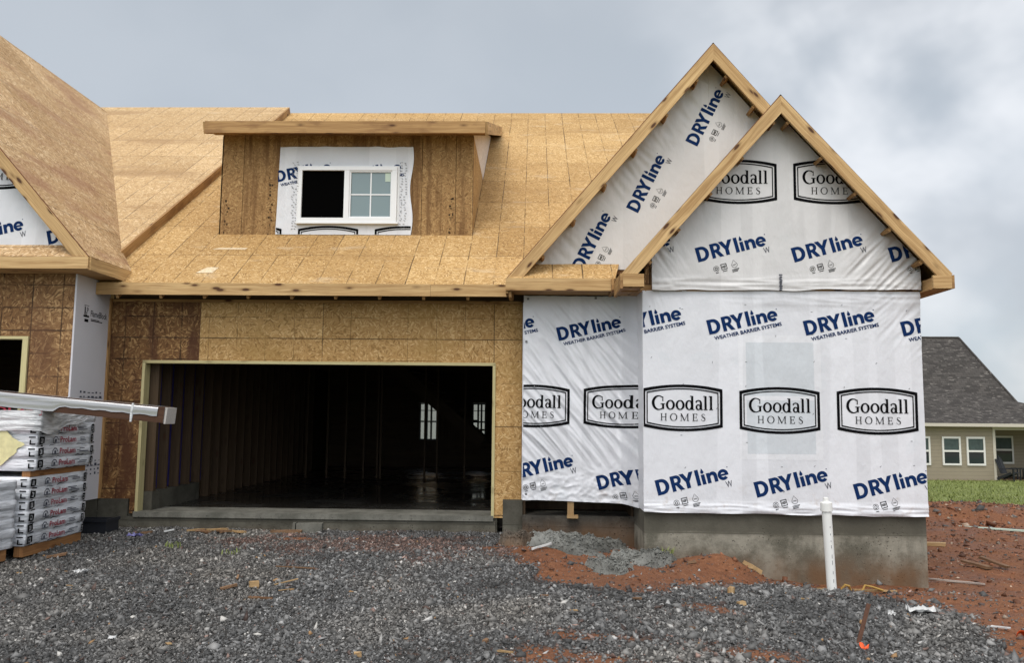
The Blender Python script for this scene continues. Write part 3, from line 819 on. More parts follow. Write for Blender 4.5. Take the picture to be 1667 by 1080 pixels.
# dormer
YD = 1.15
def zdr(y): return 5.93+.345*(y-.8)
dz = MB()
seam = [(.435, .787), (.791, 1.36), (1.362, 3.50), (3.502, 3.650), (3.654, 4.19), (4.194, 4.464)]
for i, (a, c) in enumerate(seam):
    dz.prism([(a, YD+.002*(i % 2), 4.15), (c-.003, YD+.002*(i % 2), 4.15), (c-.003, YD+.002*(i % 2), 5.83), (a, YD+.002*(i % 2), 5.83)], (0, .03, 0), Z_*1., X_)
dz.box(.45, 4.45, YD+.034, YD+.05, 4.1, 5.85, 1)
ink = dz
for (x, z0, z1, w_) in ((.50, 4.22, 4.75, .10), (1.20, 4.20, 5.15, .10), (4.08, 4.20, 4.80, .10)):
    zz = z0
    while zz < z1:
        hh = random.uniform(.012, .05)
        for q in range(random.choice((0, 1, 1, 2))):
            xa = x+random.uniform(0, w_*.6); ink.box(xa, xa+random.uniform(.008, w_*.32), YD-.0035, YD-.001, zz, zz+hh*random.uniform(.5, 1), 1)
        zz += hh+random.uniform(.006, .03)
part(dz, 'dormer_front', [OSB_DORMER, STENCIL])
for sx, nm in ((4.466, 'dormer_side'), (.43, 'dormer_side')):
    dz = MB()
    yb = lambda z: (z-3.437)/S
    dz.prism([(sx, YD, zmain(YD)-.02), (sx, yb(5.83), 5.81), (sx, YD, 5.81)], (-.02 if sx > 1 else .02, 0, 0), Y_, Z_)
    part(dz, nm, OSB_ROOF)
    dz = MB(); dz.prism([(sx+(.004 if sx > 1 else -.004), YD+.02, 5.812), (sx+(.004 if sx > 1 else -.004), yb(5.83), 5.812), (sx+(.004 if sx > 1 else -.004), 6.2, zmain(6.2)), (sx+(.004 if sx > 1 else -.004), YD+.02, zdr(YD)-.05)], (-.02 if sx > 1 else .02, 0, 0), Y_, Z_)
    part(dz, nm, OSB_BACK)
dr = MB()
dr.prism([(.28, .80, 5.93), (4.67, .80, 5.93), (4.67, 6.92, zdr(6.92)), (.28, 6.92, zdr(6.92))], (0, .007, -.02), U, Vector((0, 1, .345)).normalized(), 0, 1)
part(dr, 'dormer_roof', [OSB_ROOF, OSB_EDGE])
e = MB(); e.box(.28, 4.67, .765, .799, 5.735, 5.925); part(e, 'dormer_fascia', PINE_BROWN)
for x, sg in ((4.67, 1), (.28, -1)):
    e = MB(); L0, L1 = Vector((x+sg*.018, .80, 5.83)), Vector((x+sg*.018, 6.55, 5.83+.345*5.75))
    e.obox((L0+L1)/2, L1-L0, (.034, 0, 0), (0, -.062, .18)); part(e, 'dormer_fascia', PINE)
for x in np.arange(.5, 4.6, .61):
    e = MB(); e.obox((x, .975, 5.875), (0, .34, .117), (.038, 0, 0), (0, -.03, .088)); part(e, 'rafter_tail', PINE_BROWN)
e = MB(); e.box(.30, 4.65, .82, YD-.004, 5.829, 5.835); part(e, 'dormer_soffit', OSB_DORMER)

# dormer window on its square of wrap
def wf(x, z): return .006*fbm(x*2.5, z*2.5, 4, 3)+.006
dwrap = MB(); mats = [WRAP]
sf = WallY(YD-.006, wf)
nx, nz = 70, 50
P = []
for j in range(nz):
    for i in range(nx):
        u_, v_ = i/(nx-1), j/(nz-1)
        x = 1.34+u_*2.15+.025*math.sin(v_*9)*(u_ > .95)+.03*v_*(u_ < .02); z = 4.205+v_*1.43+(.02*fbm(x*3, 1, 0, 2))*v_
        P.append(sf(x, z))
dwrap.grid(P, nx, nz)
CL = [(-1, 0, -1.35), (1, 0, 3.49), (0, -1, -4.21)]
for ox in (1.335, 2.46): print_on(dwrap, mats, dry_weather(), ox, 5.05, 12, .187, sf, CL)
for ox in (.96, 2.18, 3.40): print_on(dwrap, mats, badge(), ox, 4.065, 0, .96, sf, CL)
if STAPLE not in mats: mats.append(STAPLE)
for sx in (1.60, 3.33):                                       # rows of staples down both sides of the window
    for k in range(26):
        zz = 4.30+k*.043
        for q in range(2):
            a = math.radians(random.uniform(-40, 20)); x = sx+q*.06+random.uniform(-.018, .018); l = .028
            yv = sf(x, zz)[1]-.007
            dwrap.obox((x, yv, zz+random.uniform(-.01, .01)), (l*math.cos(a), 0, l*math.sin(a)), (0, .004, 0), (-.006*math.sin(a), 0, .006*math.cos(a)), mats.index(STAPLE))
part(dwrap, 'house_wrap', mats)
wy = YD-.07
fr = MB()
x0, x1, z0, z1 = 1.70, 3.262, 4.395, 5.295
for bx in ((x0, x1, z1-.06, z1), (x0, x1, z0, z0+.07)): fr.box(bx[0], bx[1], wy, YD-.01, bx[2], bx[3])
for bx in ((x0, x0+.05), (x1-.075, x1), (2.425, 2.505)): fr.box(bx[0], bx[1], wy+.002, YD-.012, z0+.071, z1-.061)
fr.box(x0-.03, x1+.03, wy-.012, YD-.02, z0-.025, z0-.001)
fr.box(x0-.035, x1+.035, YD-.022, YD-.014, z1+.001, z1+.025); fr.box(x0-.035, x0-.001, YD-.022, YD-.014, z0, z1); fr.box(x1+.001, x1+.035, YD-.022, YD-.014, z0, z1)
# sliding sash round the glazed half
for bx in ((2.506, 3.186, z0+.072, z0+.095), (2.506, 3.186, z1-.085, z1-.062)): fr.box(bx[0], bx[1], wy+.015, YD-.03, bx[2], bx[3])
for bx in ((2.507, 2.53), (3.162, 3.185)): fr.box(bx[0], bx[1], wy+.016, YD-.03, z0+.096, z1-.086)
window = part(fr, 'window', WHITE_VINYL)
pn = MB(); pn.box(2.531, 3.161, wy+.04, wy+.046, z0+.097, z1-.087); part(pn, 'pane', GLASS, window)
mu = MB(); mu.box(2.531, 3.161, wy+.031, wy+.038, 4.838, 4.858); mu.box(2.836, 2.856, wy+.030, wy+.0375, z0+.097, z1-.087); part(mu, 'muntin', WHITE_VINYL, window)
sk = MB(); sk.box(3.07, 3.155, wy+.034, wy+.039, 5.06, 5.20); part(sk, 'sticker', STICKER, window)
vd = MB(); vd.box(1.751, 2.424, YD-.032, YD-.028, z0+.071, z1-.061); part(vd, 'open_sash_shade', BLACKV, window)  # black panel: darkness of the room behind the open half, put in as colour

# ------------------------------------------------------------------ porch and bay walls in wrap
def bay_f(x, z):
    f = .004*fbm(x*1.2, z*1.2, 1, 3)+.004
    if z > 2.70: f += .018*(1-abs(noise.noise(Vector((x*1.3+z*2, z*13, 2)))))*smooth((z-2.70)/.2)*smooth((x-7.6)/1.)
    if z < .36: f += .022*(1-abs(noise.noise(Vector((x*2.0, z*24, 5)))*1.6))*smooth((.36-z)/.10)
    cr = math.hypot(x-10.25, z-2.9)
    if cr < .9: f += .010*(1-abs(noise.noise(Vector(((x-z)*9, (x+z)*1.2, 4.))))*2)*smooth((.9-cr)/.5)
    cl_ = math.hypot(x-6.85, z-2.9)
    if cl_ < .6: f += .006*(1-abs(noise.noise(Vector(((x+z*.3)*16, z*1.5, 4.))))*2)*smooth((.6-cl_)/.4)
    return f
YB = -1.15
bay = WallY(YB, bay_f)
bw = MB(); mats = [WRAP, WRAP_LT, WRAP_DK]
zb0 = lambda x: .205-.006*(x-6.8)+.012*fbm(x*2, 0, 3, 2)
def sheet(mb, surf, x0, x1, zlo, zhi, nx, nz, m=0):
    P = []
    for j in range(nz):
        for i in range(nx):
            x = x0+(x1-x0)*i/(nx-1); a = zlo(x) if callable(zlo) else zlo; c = zhi(x) if callable(zhi) else zhi
            P.append(surf(x, a+(c-a)*j/(nz-1)))
    mb.grid(P, nx, nz, m)
sheet(bw, bay, 6.82, 10.31, zb0, 2.985, 190, 200)
# the returns round both corners
for xx, y1 in ((6.82, -.19), (10.31, 3.5)):
    sgn = -1 if xx < 8 else 1
    P = []
    ny = 40
    for j in range(60):
        for i in range(ny):
            z = .215+(2.985-.215)*j/59; y = YB+(y1-YB)*i/(ny-1); 
            P.append((xx+sgn*(.002+.006*max(0, math.sin(i*1.1+z*2)))*(i > 0), y-(bay_f(xx, z) if i == 0 else 0), z))
    if sgn < 0: P = [P[j*ny+(ny-1-i)] for j in range(60) for i in range(ny)]
    bw.grid(P, ny, 60, 0)
# window and its frame showing through the sheet
def showpanel(x0, x1, z0, z1, m, lift):
    k = max(4, int((x1-x0)/.018)); k2 = max(4, int((z1-z0)/.014))
    P = []
    for j in range(k2):
        for i in range(k):
            x, z = x0+(x1-x0)*i/(k-1), z0+(z1-z0)*j/(k2-1); q = bay(x, z); P.append((q[0], q[1]-lift, q[2]))
    bw.grid(P, k, k2, m)
showpanel(8.02, 9.05, .86, 2.42, 1, .0010)
showpanel(8.115, 8.96, .935, 2.33, 2, .0018)
showpanel(8.115, 8.96, 1.60, 1.655, 1, .0026)
PL = [(-1, 0, -6.825), (1, 0, 10.305)]
for k in range(4): print_on(bw, mats, dry_weather(), 6.45+1.213*k, 2.425-.003*k, 12.8, .188, bay, PL, .0045)
for k, zc in enumerate((1.497, 1.475, 1.478)): print_on(bw, mats, badge(), 7.312+1.2095*k, zc, -.3, 1., bay, PL, .0045)
for k in range(3): print_on(bw, mats, dry_w(), 7.00+1.222*k, .405-.01*k, 14.2, .192, bay, PL+[(0, -1, -.24)], .0028)
mats.append(STAPLE) if STAPLE not in mats else None
sp_ = [(6.9+.406*i+random.uniform(-.03, .03), .45+.33*j+random.uniform(-.05, .05)) for i in range(9) for j in range(8) if random.random() < .6]
for x, z in sp_: print_on(bw, mats, [(STAPLE, [rect(0, 0, .024, .006)])], x, z, random.choice((0, 45, 80)), 1., bay, (), .004)
part(bw, 'house_wrap', mats)
b2 = MB(); b2.box(6.84, 10.29, -1.128, -1.105, .236, 2.98); b2.box(6.832, 6.86, -1.104, -.12, .236, 3.0); b2.box(10.27, 10.30, -1.104, 11, .236, 3.0)
part(b2, 'wall_sheathing', OSB_DARK)
b2 = MB(); b2.box(6.83, 10.30, YB-.006, YB+.04, 2.978, 3.06); part(b2, 'wall_plate', PINE_BROWN)

def porch_f(x, z):
    u = (x-5.3)*.80+(z-1.5)*.62; v = (x-5.3)*-.62+(z-1.5)*.80     # folds run from upper left to lower right
    t = noise.noise(Vector((u*1.1, v*.5, 3.)))
    w_ = 1-abs(noise.noise(Vector((u*7.5+t*1.8, v*.75, 1.))))*2
    w2 = 1-abs(noise.noise(Vector((u*17+t*3, v*1.6, 8.))))*2
    m_ = smooth((z-.55)/.5)*smooth((3.1-z)/.6)
    f = (.030*w_+.012*w2)*m_
    lo = smooth((.85-z)/.4)
    f += lo*(.014*(1-abs(noise.noise(Vector((x*7, z*9, 2.))))*2)+.006*noise.noise(Vector((x*19, z*22, 4.))))
    f += .012*(1-abs(noise.noise(Vector((x*22, z*.8, 6.))))*2)*smooth((x-6.55)/.2)
    f += .48*smooth((x-6.56)/.30)**1.6
    f += .05*smooth((x-5.35)/.5)*smooth((6.75-x)/.5)*(-.4)
    return f
YP = -.22
porch = WallY(YP, porch_f)
pw = MB(); mats = [WRAP]
sheet(pw, porch, 5.30, 6.826, lambda x: .248-.030*(x-5.3)+.010*fbm(x*4, 0, 1, 2), lambda x: 3.045+.01*fbm(x*6, 0, 2, 2), 150, 250)
PL = [(-1, 0, -5.305), (1, 0, 6.822)]
for ox in (4.595, 5.79): print_on(pw, mats, dry_weather(), ox, 2.415, 13., .187, porch, PL, .005)
for ox in (5.44, 6.63): print_on(pw, mats, badge(), ox, 1.515, -.5, 1., porch, PL, .005)
for ox, oz in ((5.125, .50), (6.34, .385)): print_on(pw, mats, dry_w(), ox, oz, 13.4, .19, porch, PL+[(0, -1, -.27)], .005)
for x, z in ((5.36, 3.0), (5.35, .32), (6.3, 3.02), (5.34, 2.4)):
    q = porch(x, z); mats.append(STAPLE) if STAPLE not in mats else None
    pw.obox((q[0], q[1]-.006, q[2]), (.03, 0, 0), (0, .004, 0), (0, 0, .03), mats.index(STAPLE))
# edge hem
e0 = [Vector(porch(5.30, .25+k*.1))+Vector((-.004, 0, 0)) for k in range(28)]
pw.tube(e0, .007, 6)
part(pw, 'house_wrap', mats)
pb = MB(); pb.box(5.30, 6.82, .9, .94, .0, 3.05); pb.box(5.30, 5.34, .02, .9, .013, 3.05); pb.box(6.79, 6.82, -.09, .9, .021, 3.05); pb.box(5.31, 6.82, -.19, .9, 3.051, 3.08)
part(pb, 'porch_recess', PINE_SHADE)
pb = MB(); pb.box(5.915, 6.0, -.19, -.105, .0405, .6); pb.box(5.91, 6.06, -.205, -.101, .0, .040, uo=(1, 2)); part(pb, 'prop_block', SCRAP)

# ------------------------------------------------------------------ gables
def rake(parent, apex, foot, y, h=.15, th=.038, mat=PINE, shorten=0.):
    """one sloping barge board; apex and foot are its top-edge ends (x,z)"""
    a, c = Vector((apex[0], y, apex[1])), Vector((foot[0], y, foot[1]))
    d_ = (c-a).normalized(); dn = Vector((d_.z, 0, -d_.x)); dn = dn if dn.z < 0 else -dn
    vz = h/abs(dn.z)*1.0
    down = Vector((0, 0, -vz))
    mbr = MB()
    p = [a, c, c+dn*h, a+down]
    if (c-a).x < 0: p = [a, a+down, c+dn*h, c]
    mbr.prism(p, (0, th, 0), d_, dn)
    return part(mbr, 'rake_board', mat, parent)
def gable_roof(parent, apex, eave, y0, y1, mat, th=.02):
    a0, e0 = Vector((apex[0], y0, apex[1])), Vector((eave[0], y0, eave[1]))
    d_ = (e0-a0).normalized()
    g = MB(); nn = Vector((d_.z, 0, -d_.x)); nn = nn if nn.z < 0 else -nn
    L = Vector((0, y1-y0, 0))
    p = [a0, e0, e0+L, a0+L]
    g.prism(p, nn*th, Y_, -d_, 0, 1)
    return part(g, 'gable_roof', [mat, OSB_EDGE], parent)
def lookout(parent, x, z, y0, y1, slope_sign, sl):
    l = MB(); d_ = Vector((1, 0, sl*slope_sign)).normalized(); nn = Vector((-d_.z, 0, d_.x))
    l.obox(Vector((x, (y0+y1)/2, z))-nn*.125, (0, y1-y0, 0), d_*.04, nn*.09); return part(l, 'lookout_block', PINE_BROWN, parent)

# big gable
AP, FL, FR = (7.90, 6.56), (5.07, 3.24), (10.35, 3.67)
YG = -.58
def gwf(x, z):
    d_ = (6.56-1.173*abs(x-7.9))-z                       # distance below the slope
    f = .004*fbm(x*1.5, z*1.5, 2, 3)+.004
    if x < 7.9: f += .018*(1-abs(noise.noise(Vector(((x*.76+z*.65)*9, (z*.76-x*.65)*1.4, 2.))))*2)*smooth((.95-d_)/.5)
    return f
big = WallY(-.225, gwf)
gw = MB(); mats = [WRAP_G]
NX, NZ = 150, 170
P = []
for j in range(NZ):
    for i in range(NX):
        z = 3.42+(6.44-3.42)*j/(NZ-1); hw = max(.01, (6.44-z)/1.173)
        x = 7.9-hw+2*hw*i/(NX-1); P.append(big(x, z))
gw.grid(P, NX, NZ)
for ox, oz in ((7.73, 5.19), (6.89, 4.225), (6.125, 3.39)):
    print_on(gw, mats, dry_w(), ox, oz, 63.5, .187, big, [(-1.173, 1, 6.42-1.173*7.9), (0, -1, -3.45)], .0028)
part(gw, 'house_wrap', mats)
gb = MB(); gb.prism([(5.35, -.215, 3.35), (10.3, -.215, 3.35), (10.3, -.215, 3.6), (7.9, -.215, 6.45), (5.35, -.215, 3.46)], (0, .02, 0), X_, Z_); part(gb, 'gable_sheathing', OSB_DARK)
gable_roof(house, AP, FL, YG+.005, 4.6, OSB_ROOF); gable_roof(house, AP, FR, YG+.005, 4.6, OSB_ROOF)
rake(house, (AP[0], AP[1]-.018), (FL[0]+.01, FL[1]-.005), YG-.002, .152); rake(house, (AP[0], AP[1]-.018), FR, YG-.002, .152)
for t in (.12, .27, .42, .57, .72, .87):
    lookout(house, AP[0]+(FL[0]-AP[0])*t, AP[1]+(FL[1]-AP[1])*t-.03, YG+.04, -.24, 1, 1.173)
    if t < .5: lookout(house, AP[0]+(FR[0]-AP[0])*t, AP[1]+(FR[1]-AP[1])*t-.03, YG+.04, -.24, -1, 1.173)
# pent strip across the gable foot
pt = MB(); PS = Vector((0, .38, .27)).normalized()
pt.prism([(5.10, -.615, 3.225), (6.53, -.615, 3.225), (6.62, -.235, 3.495), (5.30, -.235, 3.495)], (0, .008, -.014), X_, PS, 0, 1); part(pt, 'pent_roof', [OSB_ROOF, OSB_EDGE])
pt = MB(); pt.box(5.058, 6.47, -.655, -.617, 3.055, 3.222); part(pt, 'fascia', PINE)
for bb in ((5.058, 5.095, -.616, -.405, 3.02, 3.20), (5.10, 5.135, -.60, -.24, 2.97, 3.05), (6.471, 6.505, -.70, -.25, 3.03, 3.222)): pt = MB(); pt.box(*bb); part(pt, 'return_block', PINE_BROWN)
pt = MB(); pt.box(5.10, 6.8, -.61, -.24, 3.056, 3.062); part(pt, 'soffit_board', PINE_BROWN)

# small gable over the bay
AQ, QL, QR = (8.535, 5.455), (6.525, 3.15), (10.575, 3.165)
YS = -1.47
def sgf(x, z):
    f = .004*fbm(x*1.5, z*1.5, 6, 3)+.004
    c1_ = math.hypot((x-9.95)/.75, (z-3.35)/.62)
    if c1_ < 1: 
        u = (x+z)*.71; v = (z-x)*.71
        f += .022*(1-abs(noise.noise(Vector((v*13, u*1.4, 2.))))*2)*smooth((1-c1_)/.5)
    c2_ = math.hypot((x-6.95)/.55, (z-3.3)/.5)
    if c2_ < 1: f += .022*(1-abs(noise.noise(Vector(((x*.8+z*.6)*11, (x*.6-z*.8)*2, 3.))))*2)*smooth((1-c2_)/.5)
    if z < 3.2: f += .016*(1-abs(noise.noise(Vector((x*1.1, z*17, 5))))*2)*smooth((3.2-z)/.12)
    return f
sg = WallY(-1.185, sgf)
gw = MB(); mats = [WRAP_G]
P = []
for j in range(170):
    for i in range(170):
        v = j/169
        zlo = 3.005+.02*fbm(i*.03, 0, 2, 2)-.02*(1-i/169)
        z = zlo+(5.35-zlo)*v; hwl = min(1.60, max(.005, (5.36-z)/1.145)); hwr = min(1.775, max(.005, (5.36-z)/1.13))
        x = 8.535-hwl+(hwl+hwr)*i/169; P.append(sg(x, z))
gw.grid(P, 170, 170)
SP = [(-1.145, 1, 5.35-1.145*8.535), (1.13, 1, 5.35+1.13*8.535), (1, 0, 10.30), (-1, 0, -6.945)]
for ox in (8.045, 9.255): print_on(gw, mats, badge(), ox, 4.40, -.3, 1., sg, SP, .0028)
for k in range(4): print_on(gw, mats, dry_w(), 6.315+1.215*k, 3.34+.005*k, 14.8, .19, sg, SP, .0028)
mats.append(GREYP) if GREYP not in mats else None
for q in range(9): gw.box(8.537+.006*(q % 2), 8.568+.005*(q % 3), -1.216, -1.211, 2.985+.024*q, 3.001+.024*q, mats.index(GREYP))
part(gw, 'house_wrap', mats)
gb = MB(); gb.prism([(6.85, -1.165, 3.062), (10.29, -1.165, 3.062), (10.29, -1.165, 3.3), (8.535, -1.165, 5.35), (6.85, -1.165, 3.35)], (0, .02, 0), X_, Z_); part(gb, 'gable_sheathing', OSB_DARK)
gable_roof(house, AQ, (QL[0]+.01, QL[1]+.012), YS+.005, .1, OSB_ROOF); gable_roof(house, AQ, QR, YS+.005, 1.8, OSB_ROOF)
rake(house, (AQ[0], AQ[1]-.018), QL, YS-.002, .152); rake(house, (AQ[0], AQ[1]-.018), QR, YS-.002, .152)
for t in (.10, .30, .50, .70, .88):
    lookout(house, AQ[0]+(QR[0]-AQ[0])*t, AQ[1]+(QR[1]-AQ[1])*t-.03, YS+.04, -1.2, -1, 1.13)
    lookout(house, AQ[0]+(QL[0]-AQ[0])*t, AQ[1]+(QL[1]-AQ[1])*t-.03, YS+.04, -1.2, 1, 1.145)
# boxed returns at both feet
for x0, x1, sx in ((6.54, 6.80, 6.525), (10.335, 10.56, 10.56)):
    bx_ = MB(); bx_.box(x0, x1, YS-.006, YS+.03, 2.985, 3.145); part(bx_, 'return_block', PINE)
    for bb in (((6.505, 6.539, YS-.001, -.70, 2.96, 3.15), (6.76, 6.799, YS+.031, -1.2, 2.95, 3.09), (6.54, 6.759, -1.19, -1.155, 2.96, 3.12)) if sx < 8 else
               ((10.561, 10.596, YS-.001, 6.0, 2.985, 3.15), (10.336, 10.37, YS+.031, -1.16, 2.985, 3.12))):
        bx_ = MB(); bx_.box(*bb); part(bx_, 'return_block', PINE_BROWN)
    bx_ = MB(); bx_.box(x0 if sx < 8 else 10.3, x1, YS+.031, -.75 if sx < 8 else 5.9, 2.972, 2.982); part(bx_, 'soffit_board', PINE_BROWN)

# ------------------------------------------------------------------ attached unit on the left
unit = thing('attached_house', 'attached unfinished house at the left edge with a tall brown board roof and dark sheathing', 'house', (-3.2, -.9, -.3))
DL = .15
r = MB()
r.prism([(-9.5, -.35, zmain(-.35)+DL), (-.66, -.35, zmain(-.35)+DL), (-.66, 8.085, zmain(8.085)+DL), (-9.5, 8.085, zmain(8.085)+DL)], (0, S*.08, -.12), X_, SL, 0, 1)
part(r, 'roof', [OSB_ROOF_OLD, OSB_EDGE], unit)
e = MB(); L0, L1 = Vector((-.635, .10, zmain(.10)+.075)), Vector((-.635, 8.0, zmain(8.0)+.075))
e.obox((L0+L1)/2, L1-L0, (.04, 0, 0), Vector((0, -S, 1)).normalized()*.165); part(e, 'edge_board', PINE_BROWN, unit)
def zlg(x): return 3.39-1.13*(x+.33)
XR = -5.03
vx = lambda y: -.33-(zmain(y)+DL-3.39)/1.13
r = MB(); GD = Vector((-1, 0, 1.13)).normalized()
polyv = [(-.33, -1.2, 3.39), (-.33, -.05, 3.39), (vx(.3), .3, zlg(vx(.3))), (vx(7.6), 7.6, zlg(vx(7.6))), (XR, 7.62, zlg(XR)), (XR, -1.2, zlg(XR))]
r.prism(polyv, (-.013, 0, -.012), Y_, GD, 0, 1); part(r, 'gable_roof', [OSB_GABLE, OSB_EDGE], unit)
r = MB(); zk = zlg(XR)
r.prism([(XR-.001, -1.2, zk), (XR-.001, 7.62, zk), (XR-4.7, 7.62, zk-5.31), (XR-4.7, -1.2, zk-5.31)], (.013, 0, -.012), Y_, GD, 0, 1); part(r, 'gable_roof', [OSB_GABLE, OSB_EDGE], unit)
rake(unit, (XR, zk-.02), (-.34, 3.382), -1.222, .152); rake(unit, (XR, zk-.02), (XR-4.69, zk-5.32), -1.222, .152)
e = MB(); e.box(-9.7, -.318, -1.238, -1.203, 3.215, 3.372); part(e, 'fascia', PINE, unit)
e = MB(); e.box(-.332, -.298, -1.202, -.06, 3.205, 3.375); part(e, 'fascia', PINE, unit)
e = MB(); e.prism([(-9.7, -1.225, 3.378), (-.37, -1.225, 3.378), (-.60, -.93, 3.60), (-9.7, -.93, 3.60)], (0, .008, -.014), X_, PS, 0, 1); part(e, 'pent_roof', [OSB_GABLE, OSB_EDGE], unit)
e = MB(); e.box(-9.6, -.335, -1.2, -.06, 3.205, 3.212); part(e, 'soffit_board', PINE_BROWN, unit)
ug = WallY(-.955, lambda x, z: .004*fbm(x*1.5, z*1.5, 9, 3))
uw = MB(); mats = [WRAP]
P = []
for j in range(60):
    for i in range(60):
        z = 3.57+(8.5-3.57)*j/59; hw = max(.01, (8.52-z)/1.13); x = XR-hw+2*hw*i/59; P.append(ug(x, z))
uw.grid(P, 60, 60)
UP = [(1.13, 1, 8.50+1.13*XR)]
for k in range(5): print_on(uw, mats, dry_w() if k else dry_w(), -1.02-1.215*k, 3.585, 13.5, .188, ug, UP, .0028)
for k in range(4): print_on(uw, mats, badge(), -1.78-1.21*k, 4.63, 0, 1., ug, UP, .0028)
part(uw, 'house_wrap', mats, unit)
e = MB(); e.prism([(-9.4, -.945, 3.5), (-.65, -.945, 3.5), (XR, -.945, 8.45)], (0, .02, 0), X_, Z_); part(e, 'gable_sheathing', OSB_DARK, unit)
# front wall with a door-high opening
e = MB()
e.prism([(-9.4, -.90, .17), (-4.0, -.90, .17), (-4.0, -.90, 2.36), (-1.225, -.90, 2.36), (-1.225, -.90, .17), (-.655, -.90, .17), (-.655, -.90, 3.20), (-9.4, -.90, 3.20)], (0, .10, 0), X_, Z_, 0, 1)
part(e, 'wall_sheathing', [OSB_DARK, OSB_EDGE], unit)
e = MB(); e.box(-1.30, -1.226, -.925, -.76, .17, 2.325); part(e, 'door_jamb', JAMB, unit)
e = MB(); e.box(-4.0, -1.226, -.925, -.76, 2.326, 2.362); part(e, 'door_jamb', JAMB, unit)
e = MB(); e.box(-9.4, -.66, 3.0, 3.05, -.5, 3.2); e.box(-9.4, -.66, -.79, 3.0, 2.9, 2.95); e.box(-.72, -.66, -.79, 3., 0, 2.9); e.box(-9.4, -9.35, -.79, 3., 0, 2.9); part(e, 'inner_wall', PINE_SHADE, unit)
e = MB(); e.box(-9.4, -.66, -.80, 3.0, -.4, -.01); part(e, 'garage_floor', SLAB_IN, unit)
e = MB(); e.box(-9.4, -.70, -.87, -.3, -1., .168); e.box(-.70, -.645, -.88, -.021, -1., .168); part(e, 'foundation', CONC_DARK, unit)
# fire board on the return wall, with its print
class WallX:
    normal = Vector((1, 0, 0))
    def __init__(s, x): s.x = x
    def __call__(s, y, z): return (s.x, y, z)
fx = WallX(-.628)
e = MB(); mats = [FLAME]
e.box(-.652, -.628, -.905, -.022, .175, 3.202)
print_on(e, mats, [(BLACKP, [shift(text_polys('FlameBlock', .43, .085, .01), -.0, 0)])], -.53, 2.68, 0, 1., fx, (), .002)
print_on(e, mats, [(BLACKP, [stroke([(0,.11),(0,0),(.06,0)], .016), rect(-.03,-.035,.11,-.01), rect(-.02,.12,.10,.127), rect(.0,-.10,.10,-.06), shift(text_polys('LP', .08, .08, .01), .01, .02)])], -.68, 2.69, 0, 1., fx, (), .002)
print_on(e, mats, [(BLACKP, [rect(0,0,.30,.014), rect(0,.02,.22,.03)])], -.52, 2.615, 0, 1., fx, (), .002)
for y0, z0 in ((-.70, 1.45), (-.62, .52)):
    gl = []
    for i in range(6):
        for j in range(4):
            gl.append(rect(i*.10+random.uniform(0, .03), j*.06, i*.10+random.uniform(.04, .08), j*.06+random.uniform(.012, .035)))
    gl.append(rect(0, .115, .6, .119))
    print_on(e, mats, [(GREYP, gl)], y0, z0, 0, 1., fx, [(1, 0, -.06)], .002)
part(e, 'fire_board', mats, unit)
e = MB(); e.box(-.629, -.60, -.05, -.012, .175, 3.0); part(e, 'corner_stud', PINE_BROWN, unit)

# ------------------------------------------------------------------ gravel: countless stones, one object
IV = np.array([(1,0,0), (-1,0,0), (0,1,0), (0,-1,0), (0,0,1), (0,0,-1)], float)
IF = np.array([(0,2,4), (2,1,4), (1,3,4), (3,0,4), (2,0,5), (1,2,5), (3,1,5), (0,3,5)])
NV, NF = 6, 8
def stones(name, mat, P, R, colors):
    """P (n,3) centres, R (n,) radii -> one mesh with a colour per stone"""
    n_ = len(P); VAR = []
    for k in range(24):
        v = IV*(1+.22*rng.standard_normal(6)[:, None])+.30*rng.standard_normal((6, 3))
        VAR.append(v)
    VAR = np.array(VAR); sel = rng.integers(0, 24, n_)
    sc = np.stack([rng.uniform(.7, 1.35, n_), rng.uniform(.6, 1.1, n_), rng.uniform(.42, .8, n_)], 1)
    V_ = VAR[sel]*sc[:, None, :]*R[:, None, None]
    a = rng.uniform(0, 6.283, n_); c_, s_ = np.cos(a)[:, None], np.sin(a)[:, None]
    ti = rng.normal(0, .5, n_); ct, st_ = np.cos(ti)[:, None], np.sin(ti)[:, None]
    x, y, z = V_[..., 0], V_[..., 1], V_[..., 2]
    x, z = x*ct-z*st_, x*st_+z*ct
    x, y = x*c_-y*s_, x*s_+y*c_
    V_ = np.stack([x, y, z], -1)+P[:, None, :]
    V_ = V_.reshape(-1, 3).astype(np.float32)
    F_ = (IF[None]+NV*np.arange(n_)[:, None, None]).reshape(-1).astype(np.int32)
    me = D.meshes.new(name); nf = n_*NF
    me.vertices.add(len(V_)); me.vertices.foreach_set('co', V_.ravel())
    me.loops.add(nf*3); me.loops.foreach_set('vertex_index', F_)
    me.polygons.add(nf); me.polygons.foreach_set('loop_start', np.arange(0, nf*3, 3, dtype=np.int32))
    ca = me.color_attributes.new('tint', 'FLOAT_COLOR', 'POINT')
    ca.data.foreach_set('color', np.repeat(np.c_[colors, np.ones(n_)], NV, 0).astype(np.float32).ravel())
    me.materials.append(mat); me.update(calc_edges=True)
    o = D.objects.new(name, me); COL.objects.link(o)
    return o
STONE, n, b = material('crushed_stone', .62, .35)
tin = n.new('ShaderNodeAttribute', attribute_name='tint').outputs['Color']
n.put(b.inputs['Base Color'], n.mix(n.math('MULTIPLY', n.noise(n.pos(), 60., 3.), .5), tin, n.mix(1., tin, (.55, .55, .56), 'MULTIPLY')))

